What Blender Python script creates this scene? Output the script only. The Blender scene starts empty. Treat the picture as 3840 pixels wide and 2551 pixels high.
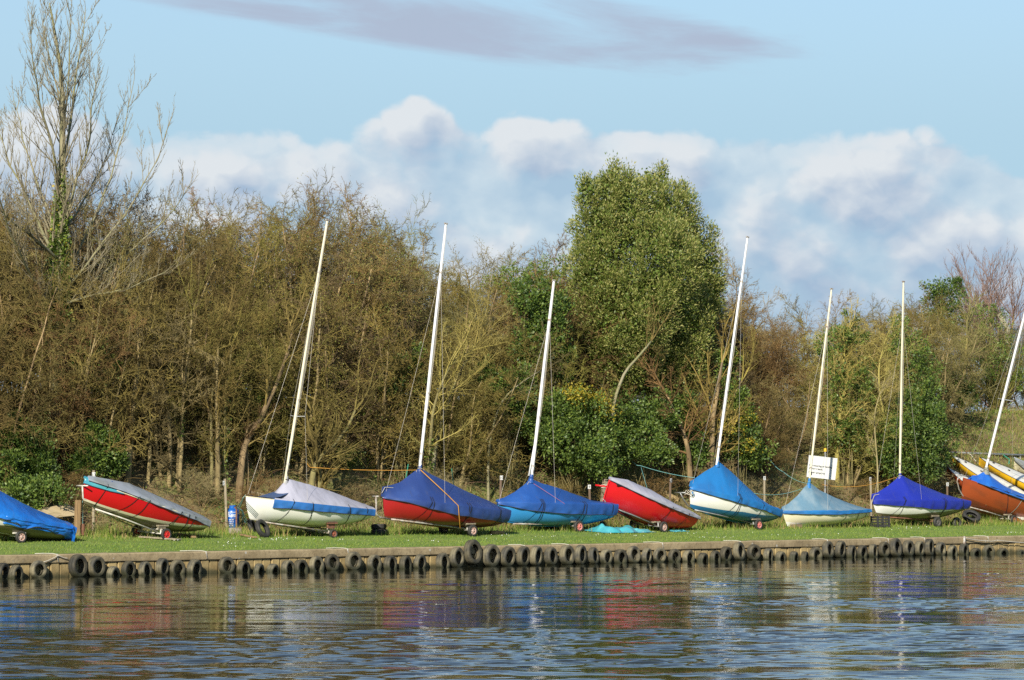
import bpy, bmesh, math, random
import numpy as np
from mathutils import Vector, Matrix, noise

SC = bpy.context.scene
COL = SC.collection
R = math.radians
random.seed(7)
RNG = np.random.default_rng(7)

# ------------------------------------------------------------------ camera
F = 13000.0                     # focal length in photograph pixels (3840 wide)
HOR = 1800.0
CAM = Vector((0, 0, 2.95))
PITCH = math.atan((HOR - 1275.5) / F)
cam = bpy.data.cameras.new('camera')
cam.sensor_width = 36.0
cam.lens = F / 3840 * 36
cam.clip_start, cam.clip_end = 1.0, 4000
camo = bpy.data.objects.new('camera', cam)
camo.location = CAM
camo.rotation_euler = (math.pi / 2 + PITCH, 0, 0)
COL.objects.link(camo)
SC.camera = camo
SC.render.resolution_x, SC.render.resolution_y = 1024, 680

# ------------------------------------------------------------------ light
SUN_AZ, SUN_EL = R(15), R(28)   # sun behind the camera, to the left
to_sun = Vector((-math.sin(SUN_AZ) * math.cos(SUN_EL), -math.cos(SUN_AZ) * math.cos(SUN_EL), math.sin(SUN_EL)))
sd = bpy.data.lights.new('sun', 'SUN')
sd.energy = 5.0
sd.angle = R(0.5)
sd.color = (1.0, 0.93, 0.80)
so = bpy.data.objects.new('sun', sd)
so.rotation_euler = (-to_sun).to_track_quat('-Z', 'Y').to_euler()
so.location = (0, 0, 40)
COL.objects.link(so)
SC.view_settings.view_transform = 'Standard'
SC.view_settings.look = 'None'
EXPO = 0.42
SC.view_settings.exposure = EXPO
SC.view_settings.gamma = 1.0
SC.view_settings.use_curve_mapping = False
SC.cycles.use_denoising = False
SC.cycles.sample_clamp_direct = 5.0
SC.cycles.sample_clamp_indirect = 1.5
SC.cycles.max_bounces = 4
SC.cycles.diffuse_bounces = 2
SC.cycles.glossy_bounces = 2
SC.cycles.transparent_max_bounces = 4
SC.cycles.caustics_reflective = False
SC.cycles.caustics_refractive = False


class NT:
    """small node-tree builder"""
    def __init__(s, tree):
        s.t = tree
    def n(s, typ, **kw):
        nd = s.t.nodes.new(typ)
        for k, v in kw.items():
            if k.startswith('i_'):
                nd.inputs[k[2:].replace('_', ' ')].default_value = v
            else:
                setattr(nd, k, v)
        return nd
    def l(s, a, b):
        s.t.links.new(a, b)
    def setin(s, sock, v):
        if hasattr(v, 'is_output') or isinstance(v, bpy.types.NodeSocket):
            s.l(v, sock)
        else:
            sock.default_value = v
    def math(s, op, a, b=0.0, c=0.0, clamp=False):
        nd = s.n('ShaderNodeMath', operation=op, use_clamp=clamp)
        for i, v in enumerate((a, b, c)):
            s.setin(nd.inputs[i], v)
        return nd.outputs[0]
    def mix(s, f, a, b, blend='MIX'):
        nd = s.n('ShaderNodeMix', data_type='RGBA', blend_type=blend)
        s.setin(nd.inputs[0], f)
        s.setin(nd.inputs[6], a if not isinstance(a, tuple) else (*a[:3], 1))
        s.setin(nd.inputs[7], b if not isinstance(b, tuple) else (*b[:3], 1))
        return nd.outputs[2]
    def step(s, x, lo, hi):
        nd = s.n('ShaderNodeMapRange', interpolation_type='SMOOTHSTEP')
        s.setin(nd.inputs[0], x)
        s.setin(nd.inputs[1], lo)
        s.setin(nd.inputs[2], hi)
        return nd.outputs[0]
    def ramp(s, x, pts, interp='LINEAR'):
        nd = s.n('ShaderNodeValToRGB')
        cr = nd.color_ramp
        cr.interpolation = interp
        while len(cr.elements) < len(pts):
            cr.elements.new(0.5)
        for e, (p, c) in zip(cr.elements, pts):
            e.position = p
            e.color = (*c, 1) if isinstance(c, tuple) else (c, c, c, 1)
        s.l(x, nd.inputs[0])
        return nd.outputs[0]
    def noise(s, vec, scale, detail=4.0, rough=0.55, dist=0.0, w=None):
        nd = s.n('ShaderNodeTexNoise')
        if w is not None:
            nd.noise_dimensions = '4D'
            nd.inputs['W'].default_value = w
        s.l(vec, nd.inputs['Vector'])
        nd.inputs['Scale'].default_value = scale
        nd.inputs['Detail'].default_value = detail
        nd.inputs['Roughness'].default_value = rough
        nd.inputs['Distortion'].default_value = dist
        return nd.outputs[0]
    def combine(s, x, y, z):
        nd = s.n('ShaderNodeCombineXYZ')
        for i, v in enumerate((x, y, z)):
            s.setin(nd.inputs[i], v)
        return nd.outputs[0]


SKY_STRENGTH = 0.088


def build_world():
    w = bpy.data.worlds.new('World')
    SC.world = w
    w.use_nodes = True
    t = NT(w.node_tree)
    w.node_tree.nodes.clear()
    out = t.n('ShaderNodeOutputWorld')
    bg = t.n('ShaderNodeBackground')
    bg.inputs['Strength'].default_value = SKY_STRENGTH
    t.l(bg.outputs[0], out.inputs[0])
    sky = t.n('ShaderNodeTexSky', sky_type='NISHITA')
    sky.sun_disc = False
    sky.sun_elevation = SUN_EL
    sky.sun_rotation = math.pi + SUN_AZ
    sky.air_density = 1.0
    sky.dust_density = 0.25
    sky.ozone_density = 2.2
    tc = t.n('ShaderNodeTexCoord')
    sep = t.n('ShaderNodeSeparateXYZ')
    t.l(tc.outputs['Generated'], sep.inputs[0])
    x, y, z = sep.outputs
    az = t.math('MULTIPLY', t.math('ARCTAN2', x, y), 180 / math.pi)
    el = t.math('MULTIPLY', t.math('ARCSINE', z), 180 / math.pi)
    k = 2 ** -EXPO / SKY_STRENGTH
    # cumulus bank low over the horizon, all the way round
    azn = t.math('ADD', t.math('DIVIDE', az, 20.0), 0.5, clamp=True)
    def A(px): return ((px - 1920) * 0.004407 + 10) / 20
    def E(py): return (HOR - py) * 0.004407 / 8.0
    top = t.ramp(azn, [(0.0, E(600)), (A(100), E(400)), (A(420), E(470)), (A(620), E(430)), (A(1060), E(455)),
                       (A(1190), E(570)), (A(1400), E(450)), (A(1660), E(428)), (A(1800), E(520)), (A(1960), E(470)),
                       (A(2500), E(475)), (A(2720), E(455)), (A(2980), E(430)), (A(3150), E(520)), (A(3420), E(505)),
                       (1.0, E(570))], 'B_SPLINE')
    top = t.math('MULTIPLY', top, 8.0)
    def vor(p, sc):
        nd = t.n('ShaderNodeTexVoronoi', feature='F1')
        nd.inputs['Scale'].default_value = sc
        t.l(p, nd.inputs['Vector'])
        return t.math('SUBTRACT', 1.0, nd.outputs['Distance'])
    def field(dx, dy):
        ax, ey = t.math('ADD', az, dx), t.math('MULTIPLY', t.math('ADD', el, dy), 1.3)
        p0 = t.combine(ax, ey, 0.0)
        wn = t.n('ShaderNodeTexNoise')
        wn.inputs['Scale'].default_value = 1.6
        wn.inputs['Detail'].default_value = 2.0
        t.l(p0, wn.inputs['Vector'])
        ws = t.n('ShaderNodeSeparateColor')
        t.l(wn.outputs['Color'], ws.inputs[0])
        p = t.combine(t.math('ADD', ax, t.math('MULTIPLY', ws.outputs[0], 0.5)), t.math('ADD', ey, t.math('MULTIPLY', ws.outputs[1], 0.5)), 1.3)
        big = t.noise(p0, 0.42, 2.0, 0.5, 0.2, w=1.7)
        b1 = t.math('MULTIPLY', vor(p, 0.50), 0.70)
        b2 = t.math('MULTIPLY', vor(p, 1.35), 0.26)
        b3 = t.math('MULTIPLY', vor(p, 3.6), 0.09)
        fine = t.math('MULTIPLY', t.noise(p, 5.0, 3.0, 0.6), 0.10)
        return t.math('ADD', t.math('ADD', t.math('ADD', b1, b2), t.math('ADD', b3, fine)), t.math('MULTIPLY', big, 0.75))
    f0 = field(0.0, 0.0)
    f1 = field(-0.26, 0.34)
    edge = t.math('ADD', t.math('SUBTRACT', top, el), t.math('MULTIPLY', t.math('SUBTRACT', f0, 0.94), 1.65))
    mask = t.step(edge, -0.06, 0.22)
    lit = t.math('MULTIPLY', t.math('SUBTRACT', f0, f1), 2.3)
    rim = t.step(edge, 1.3, 0.1)                         # upper edges of the heaps catch the sun
    low = t.step(el, 2.2, 4.3)
    light = t.math('ADD', t.math('ADD', lit, t.math('MULTIPLY', rim, 0.35)), t.math('MULTIPLY', low, 0.50), clamp=True)
    shade = tuple(c * k for c in (0.35, 0.47, 0.64))
    white = tuple(c * k for c in (0.76, 0.80, 0.835))
    ccol = t.mix(light, shade, white)
    # density thins between the heaps and towards the horizon
    dens = t.math('MULTIPLY', mask, t.math('ADD', 0.50, t.math('MULTIPLY', t.step(f0, 0.78, 1.10), 0.46)), clamp=True)
    # pull the clear sky towards the paler blue of a humid spring day
    pale = t.mix(0.88, sky.outputs[0], tuple(c * k for c in (0.41, 0.615, 0.765)))
    col = t.mix(t.math('MULTIPLY', t.step(el, 10.5, 5.0), 1.0), sky.outputs[0], pale)
    col = t.mix(dens, col, ccol)
    # high grey streak
    sx = t.math('SUBTRACT', az, -0.9)
    sy = t.math('SUBTRACT', el, t.math('ADD', 7.62, t.math('MULTIPLY', sx, -0.115)))
    ps = t.combine(t.math('MULTIPLY', az, 0.22), t.math('MULTIPLY', t.math('ADD', el, t.math('MULTIPLY', az, 0.115)), 1.5), 3.3)
    ns = t.noise(ps, 1.0, 6.0, 0.58, 0.5, w=9.1)
    r2 = t.math('ADD', t.math('POWER', t.math('DIVIDE', t.math('ABSOLUTE', sx), 5.4), 2.0),
                t.math('POWER', t.math('DIVIDE', t.math('ABSOLUTE', sy), 0.60), 2.0))
    st = t.math('ADD', t.math('SUBTRACT', 1.0, r2), t.math('MULTIPLY', t.math('SUBTRACT', ns, 0.5), 4.2))
    stm = t.math('MULTIPLY', t.step(st, -0.3, 1.0), 0.95)
    col = t.mix(stm, col, tuple(c * k for c in (0.43, 0.505, 0.645)))
    t.l(col, bg.inputs['Color'])


build_world()

# ------------------------------------------------------------------ place helpers
WA = Vector((-15.36, 104.0))
WU = Vector((36.04, 36.40)).normalized()      # along the river wall, left to right
WN = Vector((-WU.y, WU.x))                    # landward
WTOP = 0.68
YAW_WALL = math.degrees(math.atan2(WU.y, WU.x))


def smooth(a, b, x):
    x = min(1.0, max(0.0, (x - a) / (b - a)))
    return x * x * (3 - 2 * x)


def zg(s, t):
    """ground level: a gently rising lawn, then the bank behind the boats"""
    z = WTOP + 0.06 * min(t, 8.0)
    z += 4.9 * smooth(7.6, 16.5, t) + 0.01 * max(0, t - 16.5)
    if t > 0.6:
        z += 0.03 * noise.noise(Vector((s * 0.5, t * 0.5, 3.0)))
    if t > 8:
        z += 0.35 * min(1, (t - 8) / 3) * noise.noise(Vector((s * 0.35, t * 0.35, 0.0)))
    return z


def W(s, t, z=None):
    p = WA + WU * s + WN * t
    return Vector((p.x, p.y, zg(s, t) if z is None else z))


def ray(px, py):
    cx, cy = (px - 1920) / F, (1275.5 - py) / F
    c, s = math.cos(PITCH), math.sin(PITCH)
    return Vector((cx, c - s * cy, s + c * cy))


def st_of(p):
    d = Vector((p[0], p[1])) - WA
    return d.dot(WU), d.dot(WN)


def s_at(px, t):
    """where along the wall the vertical plane of column px meets the line t"""
    r = ray(px, HOR)
    q = WA + WN * t
    # q + WU*s  parallel to (r.x, r.y)
    den = WU.x * r.y - WU.y * r.x
    return (q.y * r.x - q.x * r.y) / den


def on_ground(px, t):
    s = s_at(px, t)
    return W(s, t)


def plane_pt(px, py, p0, nrm):
    r = ray(px, py)
    k = (Vector(p0) - CAM).dot(nrm) / r.dot(nrm)
    return CAM + r * k


WN3 = Vector((WN.x, WN.y, 0))
WU3 = Vector((WU.x, WU.y, 0))


def at(px, py, t):
    """point on the upright plane at distance t behind the wall"""
    return plane_pt(px, py, W(0, t), WN3)


# ------------------------------------------------------------------ object helpers
def link(o, parent=None):
    COL.objects.link(o)
    if parent is not None:
        o.parent = parent
    return o


def tag(o, label=None, cat=None, group=None, kind=None):
    if label: o['label'] = label
    if cat: o['category'] = cat
    if group: o['group'] = group
    if kind: o['kind'] = kind
    return o


def empty(name, loc, label, cat, group=None, mat=None):
    o = bpy.data.objects.new(name, None)
    o.empty_display_size = 0.2
    if mat is not None:
        o.matrix_world = mat
    else:
        o.location = loc
    link(o)
    return tag(o, label, cat, group)


class MB:
    def __init__(s):
        s.v, s.f, s.m = [], [], []
    def add(s, vs, fs, mi=0):
        b = len(s.v)
        s.v += [tuple(v) for v in vs]
        s.f += [tuple(i + b for i in f) for f in fs]
        s.m += [mi] * len(fs)
        return s
    def box(s, c, size, rot=None, mi=0, taper=1.0):
        c = Vector(c)
        hx, hy, hz = (d / 2 for d in size)
        vs = []
        for z in (-1, 1):
            k = taper if z > 0 else 1.0
            for x, y in ((-1, -1), (1, -1), (1, 1), (-1, 1)):
                p = Vector((x * hx * k, y * hy * k, z * hz))
                vs.append((rot @ p if rot is not None else p) + c)
        return s.add(vs, [(3, 2, 1, 0), (4, 5, 6, 7), (0, 1, 5, 4), (1, 2, 6, 5), (2, 3, 7, 6), (3, 0, 4, 7)], mi)
    def cbox(s, c, size, ch=0.01, rot=None, mi=0):
        """box with chamfered edges"""
        c = Vector(c)
        h = [d / 2 for d in size]
        bm = bmesh.new()
        bmesh.ops.create_cube(bm, size=1.0)
        for v in bm.verts:
            v.co = Vector((v.co.x * size[0], v.co.y * size[1], v.co.z * size[2]))
        bmesh.ops.bevel(bm, geom=list(bm.edges), offset=ch, segments=1, affect='EDGES')
        bm.verts.index_update()
        vs = [(rot @ v.co if rot is not None else v.co.copy()) + c for v in bm.verts]
        fs = [[v.index for v in f.verts] for f in bm.faces]
        bm.free()
        return s.add(vs, fs, mi)
    def tube(s, pts, rad, n=8, mi=0, cap=True):
        pts = [Vector(p) for p in pts]
        if not hasattr(rad, '__len__'):
            rad = [rad] * len(pts)
        vs, fs = [], []
        up = Vector((0, 0, 1))
        prev = None
        for i, p in enumerate(pts):
            d = (pts[min(i + 1, len(pts) - 1)] - pts[max(i - 1, 0)])
            d = d.normalized() if d.length > 1e-9 else Vector((0, 0, 1))
            if prev is None:
                a = d.cross(up if abs(d.z) < 0.9 else Vector((1, 0, 0))).normalized()
            else:
                a = (prev - d * prev.dot(d)).normalized()
            prev = a
            b = d.cross(a)
            for k in range(n):
                th = 2 * math.pi * k / n
                vs.append(p + (a * math.cos(th) + b * math.sin(th)) * rad[i])
        for i in range(len(pts) - 1):
            for k in range(n):
                fs.append((i * n + k, i * n + (k + 1) % n, (i + 1) * n + (k + 1) % n, (i + 1) * n + k))
        if cap:
            fs.append(tuple(range(n - 1, -1, -1)))
            fs.append(tuple((len(pts) - 1) * n + k for k in range(n)))
        return s.add(vs, fs, mi)
    def lathe(s, prof, n=24, M=None, closed=False, mi=0):
        """profile of (radius, height) round local z"""
        vs, fs = [], []
        m = len(prof)
        for i in range(n):
            th = 2 * math.pi * i / n
            for r, h in prof:
                p = Vector((r * math.cos(th), r * math.sin(th), h))
                vs.append(M @ p if M is not None else p)
        e = m if closed else m - 1
        for i in range(n):
            j = (i + 1) % n
            for k in range(e):
                k2 = (k + 1) % m
                fs.append((i * m + k, j * m + k, j * m + k2, i * m + k2))
        return s.add(vs, fs, mi)
    def grid(s, rows, mi=0, flip=False):
        m = len(rows[0])
        vs = [p for r in rows for p in r]
        fs = []
        for i in range(len(rows) - 1):
            for k in range(m - 1):
                q = (i * m + k, i * m + k + 1, (i + 1) * m + k + 1, (i + 1) * m + k)
                fs.append(q[::-1] if flip else q)
        return s.add(vs, fs, mi)
    def obj(s, name, mats, parent=None, off=None, smooth_angle=None, smooth_all=False):
        me = bpy.data.meshes.new(name)
        vs = s.v if off is None else [(v[0] - off[0], v[1] - off[1], v[2] - off[2]) for v in s.v]
        me.from_pydata(vs, [], s.f)
        if not isinstance(mats, (list, tuple)):
            mats = [mats]
        for m in mats:
            me.materials.append(m)
        if len(mats) > 1:
            me.polygons.foreach_set('material_index', s.m)
        if smooth_all or smooth_angle:
            me.polygons.foreach_set('use_smooth', [True] * len(me.polygons))
        if smooth_angle:
            bm = bmesh.new()
            bm.from_mesh(me)
            for e in bm.edges:
                if len(e.link_faces) == 2 and e.calc_face_angle(0) > smooth_angle:
                    e.smooth = False
            bm.to_mesh(me)
            bm.free()
        me.update()
        return link(bpy.data.objects.new(name, me), parent)


def np_mesh(name, verts, faces, mats, midx=None, smooth_all=False):
    """verts (n,3), faces (m,k) with one k"""
    me = bpy.data.meshes.new(name)
    verts = np.ascontiguousarray(verts, dtype=np.float32)
    faces = np.ascontiguousarray(faces, dtype=np.int32)
    n, k = faces.shape
    me.vertices.add(len(verts))
    me.vertices.foreach_set('co', verts.ravel())
    me.loops.add(n * k)
    me.loops.foreach_set('vertex_index', faces.ravel())
    me.polygons.add(n)
    me.polygons.foreach_set('loop_start', np.arange(0, n * k, k, dtype=np.int32))
    me.polygons.foreach_set('loop_total', np.full(n, k, dtype=np.int32))
    for m in (mats if isinstance(mats, (list, tuple)) else [mats]):
        me.materials.append(m)
    if midx is not None:
        me.polygons.foreach_set('material_index', np.ascontiguousarray(midx, dtype=np.int32))
    if smooth_all:
        me.polygons.foreach_set('use_smooth', np.ones(n, dtype=bool))
    me.update(calc_edges=True)
    return me


def seg_mesh(name, segs, mat, sides=3):
    """many tapered twigs (p, q, r0, r1) joined into one mesh"""
    a = np.array([(*p, *q, r0, r1) for p, q, r0, r1 in segs], dtype=np.float64)
    P, Q, r0, r1 = a[:, 0:3], a[:, 3:6], a[:, 6:7], a[:, 7:8]
    d = Q - P
    d /= np.maximum(np.linalg.norm(d, axis=1, keepdims=True), 1e-9)
    ref = np.where(np.abs(d[:, 2:3]) < 0.9, np.array([[0, 0, 1.0]]), np.array([[1.0, 0, 0]]))
    u = np.cross(d, ref)
    u /= np.linalg.norm(u, axis=1, keepdims=True)
    v = np.cross(d, u)
    n = len(a)
    vs = np.empty((n, sides * 2, 3))
    for k in range(sides):
        th = 2 * math.pi * k / sides
        o = u * math.cos(th) + v * math.sin(th)
        vs[:, k] = P + o * r0
        vs[:, sides + k] = Q + o * r1
    base = (np.arange(n) * sides * 2)[:, None]
    fs = np.concatenate([base + np.array([[k, (k + 1) % sides, sides + (k + 1) % sides, sides + k]]) for k in range(sides)])
    return np_mesh(name, vs.reshape(-1, 3), fs, mat, smooth_all=True)


def leaf_mesh(name, C, D, size, mats, weights=None, aspect=0.5, rng=RNG):
    """kite-shaped leaves: centre C, pointing along D, each folded out of a random plane"""
    n = len(C)
    D = D / np.maximum(np.linalg.norm(D, axis=1, keepdims=True), 1e-9)
    rv = rng.normal(size=(n, 3))
    S = np.cross(D, rv)
    S /= np.maximum(np.linalg.norm(S, axis=1, keepdims=True), 1e-9)
    L = (size * rng.uniform(0.65, 1.3, n))[:, None] if not hasattr(size, '__len__') else size[:, None]
    v = np.empty((n, 4, 3))
    v[:, 0] = C - D * L * 0.5
    v[:, 1] = C + S * L * aspect * 0.5
    v[:, 2] = C + D * L * 0.5
    v[:, 3] = C - S * L * aspect * 0.5
    f = (np.arange(n) * 4)[:, None] + np.array([[0, 1, 2, 3]])
    mi = None
    if isinstance(mats, (list, tuple)) and len(mats) > 1:
        mi = rng.choice(len(mats), n, p=weights)
    return np_mesh(name, v.reshape(-1, 3), f, mats, mi)


# ------------------------------------------------------------------ materials
MATS = {}


def mat(name, col, rough=0.6, col2=None, scale=3.0, amount=0.5, bump=0.0, bscale=40.0, metal=0.0, coat=0.0,
        spec=0.5, coord='Object', stretch=(1, 1, 1), objvar=0.0, lo=0.35, hi=0.65, trans=0.0, detail=5.0):
    if name in MATS:
        return MATS[name]
    m = bpy.data.materials.new(name)
    m.use_nodes = True
    t = NT(m.node_tree)
    b = m.node_tree.nodes['Principled BSDF']
    b.inputs['Roughness'].default_value = rough
    b.inputs['Metallic'].default_value = metal
    b.inputs['Coat Weight'].default_value = coat
    b.inputs['Specular IOR Level'].default_value = spec
    tc = t.n('ShaderNodeTexCoord')
    mp = t.n('ShaderNodeMapping')
    mp.inputs['Scale'].default_value = stretch
    t.l(tc.outputs[coord], mp.inputs[0])
    vec = mp.outputs[0]
    c = None
    if col2 is not None:
        nz = t.noise(vec, scale, detail)
        c = t.mix(t.math('MULTIPLY', t.step(nz, lo, hi), amount), col, col2)
    if objvar:
        oi = t.n('ShaderNodeObjectInfo')
        hs = t.n('ShaderNodeHueSaturation')
        t.setin(hs.inputs['Value'], t.math('ADD', 1 - objvar, t.math('MULTIPLY', oi.outputs['Random'], 2 * objvar)))
        t.setin(hs.inputs['Hue'], t.math('ADD', 0.5 - 0.10 * objvar, t.math('MULTIPLY', t.math('FRACT', t.math('MULTIPLY', oi.outputs['Random'], 7.3)), 0.20 * objvar)))
        t.setin(hs.inputs['Color'], c if c is not None else (*col, 1))
        c = hs.outputs[0]
    if c is not None:
        t.l(c, b.inputs['Base Color'])
    else:
        b.inputs['Base Color'].default_value = (*col, 1)
    if bump:
        nb = t.noise(vec, bscale, 4.0)
        bp = t.n('ShaderNodeBump')
        bp.inputs['Strength'].default_value = bump
        bp.inputs['Distance'].default_value = 0.02
        t.l(nb, bp.inputs['Height'])
        t.l(bp.outputs[0], b.inputs['Normal'])
    if trans:
        # thin leaf: part of the light passes through
        tr = t.n('ShaderNodeBsdfTranslucent')
        if c is not None:
            t.l(c, tr.inputs[0])
        else:
            tr.inputs[0].default_value = (*col, 1)
        ms = t.n('ShaderNodeMixShader')
        ms.inputs[0].default_value = trans
        t.l(b.outputs[0], ms.inputs[1])
        t.l(tr.outputs[0], ms.inputs[2])
        t.l(ms.outputs[0], m.node_tree.nodes['Material Output'].inputs[0])
    MATS[name] = m
    return m


twig_brown = mat('twig_brown', (0.125, 0.082, 0.022), 0.85, (0.300, 0.205, 0.060), 0.6, 0.8, objvar=0.24)
twig_olive = mat('twig_olive', (0.128, 0.102, 0.019), 0.85, (0.300, 0.242, 0.054), 0.6, 0.8, objvar=0.24)
twig_grey = mat('twig_grey', (0.145, 0.112, 0.040), 0.85, (0.335, 0.268, 0.105), 0.6, 0.8, objvar=0.24)
twig_gold = mat('twig_gold', (0.32, 0.26, 0.058), 0.85, (0.42, 0.35, 0.105), 0.9, 0.9, objvar=0.10)
twig_red = mat('twig_red', (0.22, 0.135, 0.105), 0.85, (0.28, 0.18, 0.13), 0.7, 0.8)
twig_straw = mat('twig_straw', (0.33, 0.27, 0.13), 0.85, (0.27, 0.23, 0.09), 0.9, 0.8)
bark = mat('bark', (0.140, 0.100, 0.046), 0.9, (0.36, 0.265, 0.125), 2.5, 0.9, bump=0.8, bscale=14, stretch=(1, 1, 0.3), objvar=0.14)
bark_ash = mat('bark_ash', (0.27, 0.24, 0.145), 0.85, (0.20, 0.20, 0.08), 1.2, 0.8, bump=0.4, bscale=14)
bark_ivy = mat('bark_ivy', (0.15, 0.125, 0.05), 0.9, (0.24, 0.21, 0.08), 2.5, 0.9, bump=0.8, bscale=14)
bud_olive = mat('bud_olive', (0.30, 0.27, 0.065), 0.7, objvar=0.15, trans=0.3)
bud_green = mat('bud_green', (0.21, 0.25, 0.05), 0.7, objvar=0.15, trans=0.3)
leaf_dark = mat('leaf_dark', (0.060, 0.110, 0.018), 0.55, trans=0.2)
leaf_mid = mat('leaf_mid', (0.125, 0.185, 0.028), 0.55, trans=0.22)
leaf_bright = mat('leaf_bright', (0.20, 0.27, 0.045), 0.45, trans=0.3)
leaf_pale = mat('leaf_pale', (0.36, 0.345, 0.105), 0.6, trans=0.25)
leaf_oak = mat('leaf_oak', (0.185, 0.215, 0.042), 0.5, trans=0.25)
leaf_yellow = mat('leaf_yellow', (0.42, 0.33, 0.03), 0.55, trans=0.3)
leaf_dead = mat('leaf_dead', (0.19, 0.10, 0.045), 0.8, trans=0.2)
grass_a = mat('grass_a', (0.215, 0.305, 0.034), 0.6, trans=0.3)
grass_b = mat('grass_b', (0.115, 0.205, 0.024), 0.6, trans=0.3)
grass_c = mat('grass_c', (0.27, 0.31, 0.065), 0.6, trans=0.3)
straw = mat('straw', (0.46, 0.34, 0.14), 0.8, trans=0.3)
straw_b = mat('straw_b', (0.34, 0.24, 0.095), 0.8, trans=0.3)
bramble_m = mat('bramble_stem', (0.15, 0.075, 0.045), 0.8)
petal = mat('daisy_petal', (0.80, 0.80, 0.76), 0.6)

galv = mat('galvanised_steel', (0.36, 0.37, 0.36), 0.5, (0.22, 0.20, 0.17), 6, 0.7, metal=0.55)
steel_old = mat('old_steel', (0.45, 0.44, 0.40), 0.6, (0.20, 0.12, 0.07), 8, 0.8, metal=0.2)
rusty = mat('rusty_steel', (0.14, 0.060, 0.035), 0.8, (0.23, 0.11, 0.06), 9, 0.9)
white_steel = mat('white_painted_steel', (0.66, 0.64, 0.57), 0.5, (0.35, 0.28, 0.20), 9, 0.6)
alu_white = mat('white_mast_paint', (0.78, 0.79, 0.80), 0.3, (0.62, 0.62, 0.60), 2, 0.6, stretch=(1, 1, 0.2))
alu_cream = mat('cream_mast_paint', (0.70, 0.65, 0.48), 0.35, (0.55, 0.50, 0.36), 2, 0.6, stretch=(1, 1, 0.2))
alu = mat('aluminium_mast', (0.66, 0.68, 0.69), 0.35, (0.5, 0.5, 0.48), 2, 0.6, metal=0.35)
wire = mat('steel_wire', (0.30, 0.28, 0.24), 0.5, metal=0.3)
rubber = mat('black_rubber', (0.022, 0.022, 0.021), 0.7, (0.05, 0.047, 0.04), 8, 0.7, bump=0.2, bscale=60)
webbing = mat('black_webbing', (0.020, 0.020, 0.022), 0.7)
rope_white = mat('white_rope', (0.55, 0.51, 0.42), 0.8, (0.36, 0.32, 0.25), 20, 0.7)
rope_orange = mat('orange_rope', (0.48, 0.23, 0.03), 0.7)
rope_teal = mat('teal_rope', (0.13, 0.36, 0.36), 0.7, (0.22, 0.42, 0.38), 15, 0.7)
rope_green = mat('green_rope', (0.02, 0.24, 0.15), 0.7)
timber = mat('pale_timber', (0.33, 0.215, 0.10), 0.8, (0.22, 0.14, 0.07), 3, 0.9, bump=0.4, bscale=20, stretch=(6, 6, 0.6))
timber_grey = mat('grey_timber', (0.32, 0.27, 0.18), 0.85, (0.20, 0.165, 0.11), 3, 0.9, bump=0.4, bscale=20, stretch=(6, 6, 0.6))
timber_dark = mat('dark_timber', (0.15, 0.10, 0.065), 0.85, (0.10, 0.07, 0.045), 3, 0.9, stretch=(6, 6, 0.6))
ply = mat('plywood', (0.60, 0.48, 0.28), 0.75, (0.46, 0.35, 0.20), 2.5, 0.8, stretch=(1, 5, 1))
plate_white = mat('white_plate', (0.60, 0.61, 0.59), 0.5, (0.55, 0.55, 0.52), 6, 0.5)
ink = mat('black_print', (0.03, 0.03, 0.03), 0.6)
print_white = mat('white_print', (0.75, 0.78, 0.80), 0.5)
stone = mat('concrete_lump', (0.30, 0.26, 0.20), 0.9, (0.20, 0.17, 0.13), 7, 0.9, bump=0.6, bscale=12)
hub_red = mat('red_plastic_hub', (0.62, 0.025, 0.025), 0.45, (0.5, 0.04, 0.03), 8, 0.5)
hub_pink = mat('faded_red_hub', (0.62, 0.16, 0.14), 0.55, (0.66, 0.30, 0.26), 8, 0.8)
hub_pale = mat('pale_faded_hub', (0.62, 0.47, 0.42), 0.6, (0.50, 0.28, 0.22), 10, 0.8)
hub_dark = mat('dark_hub', (0.12, 0.11, 0.10), 0.6)
hub_rust = mat('rusty_red_hub', (0.34, 0.10, 0.06), 0.7, (0.25, 0.10, 0.06), 10, 0.8)


def gel(name, c, c2=None, amount=0.45, rough=0.32):
    return mat('gelcoat_' + name, c, rough, c2 or tuple(x * 0.72 for x in c), 1.3, amount, coat=0.15, stretch=(0.7, 1.5, 2.2), lo=0.4, hi=0.75)


g_white = gel('white', (0.82, 0.81, 0.76), (0.70, 0.67, 0.57))
g_cream = gel('cream', (0.76, 0.70, 0.50), (0.60, 0.54, 0.36))
g_olive = gel('dark_olive', (0.17, 0.150, 0.080), (0.10, 0.09, 0.045), 0.8)  # dark olive tone for the lower bands of the hulls
g_dull = gel('dull_white', (0.56, 0.54, 0.45), (0.40, 0.38, 0.28), 0.8)  # greyer, darker white for the lowest band of a white hull
g_red = gel('red', (0.50, 0.004, 0.010), (0.42, 0.006, 0.010))
g_scarlet = gel('scarlet', (0.66, 0.010, 0.018), (0.54, 0.010, 0.016))
g_darkred = gel('dark_red', (0.36, 0.014, 0.016), (0.22, 0.012, 0.012))
g_sky = gel('sky_blue', (0.040, 0.28, 0.64), (0.04, 0.23, 0.54))
g_blue = gel('blue', (0.02, 0.17, 0.36), (0.02, 0.12, 0.25))
g_orange = gel('orange_red', (0.34, 0.066, 0.020), (0.23, 0.055, 0.022), 0.9)
g_brown = gel('rust_brown', (0.22, 0.045, 0.018), (0.13, 0.04, 0.02), 0.9)
g_yellow = gel('yellow', (0.68, 0.40, 0.015), (0.54, 0.31, 0.015))


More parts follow.
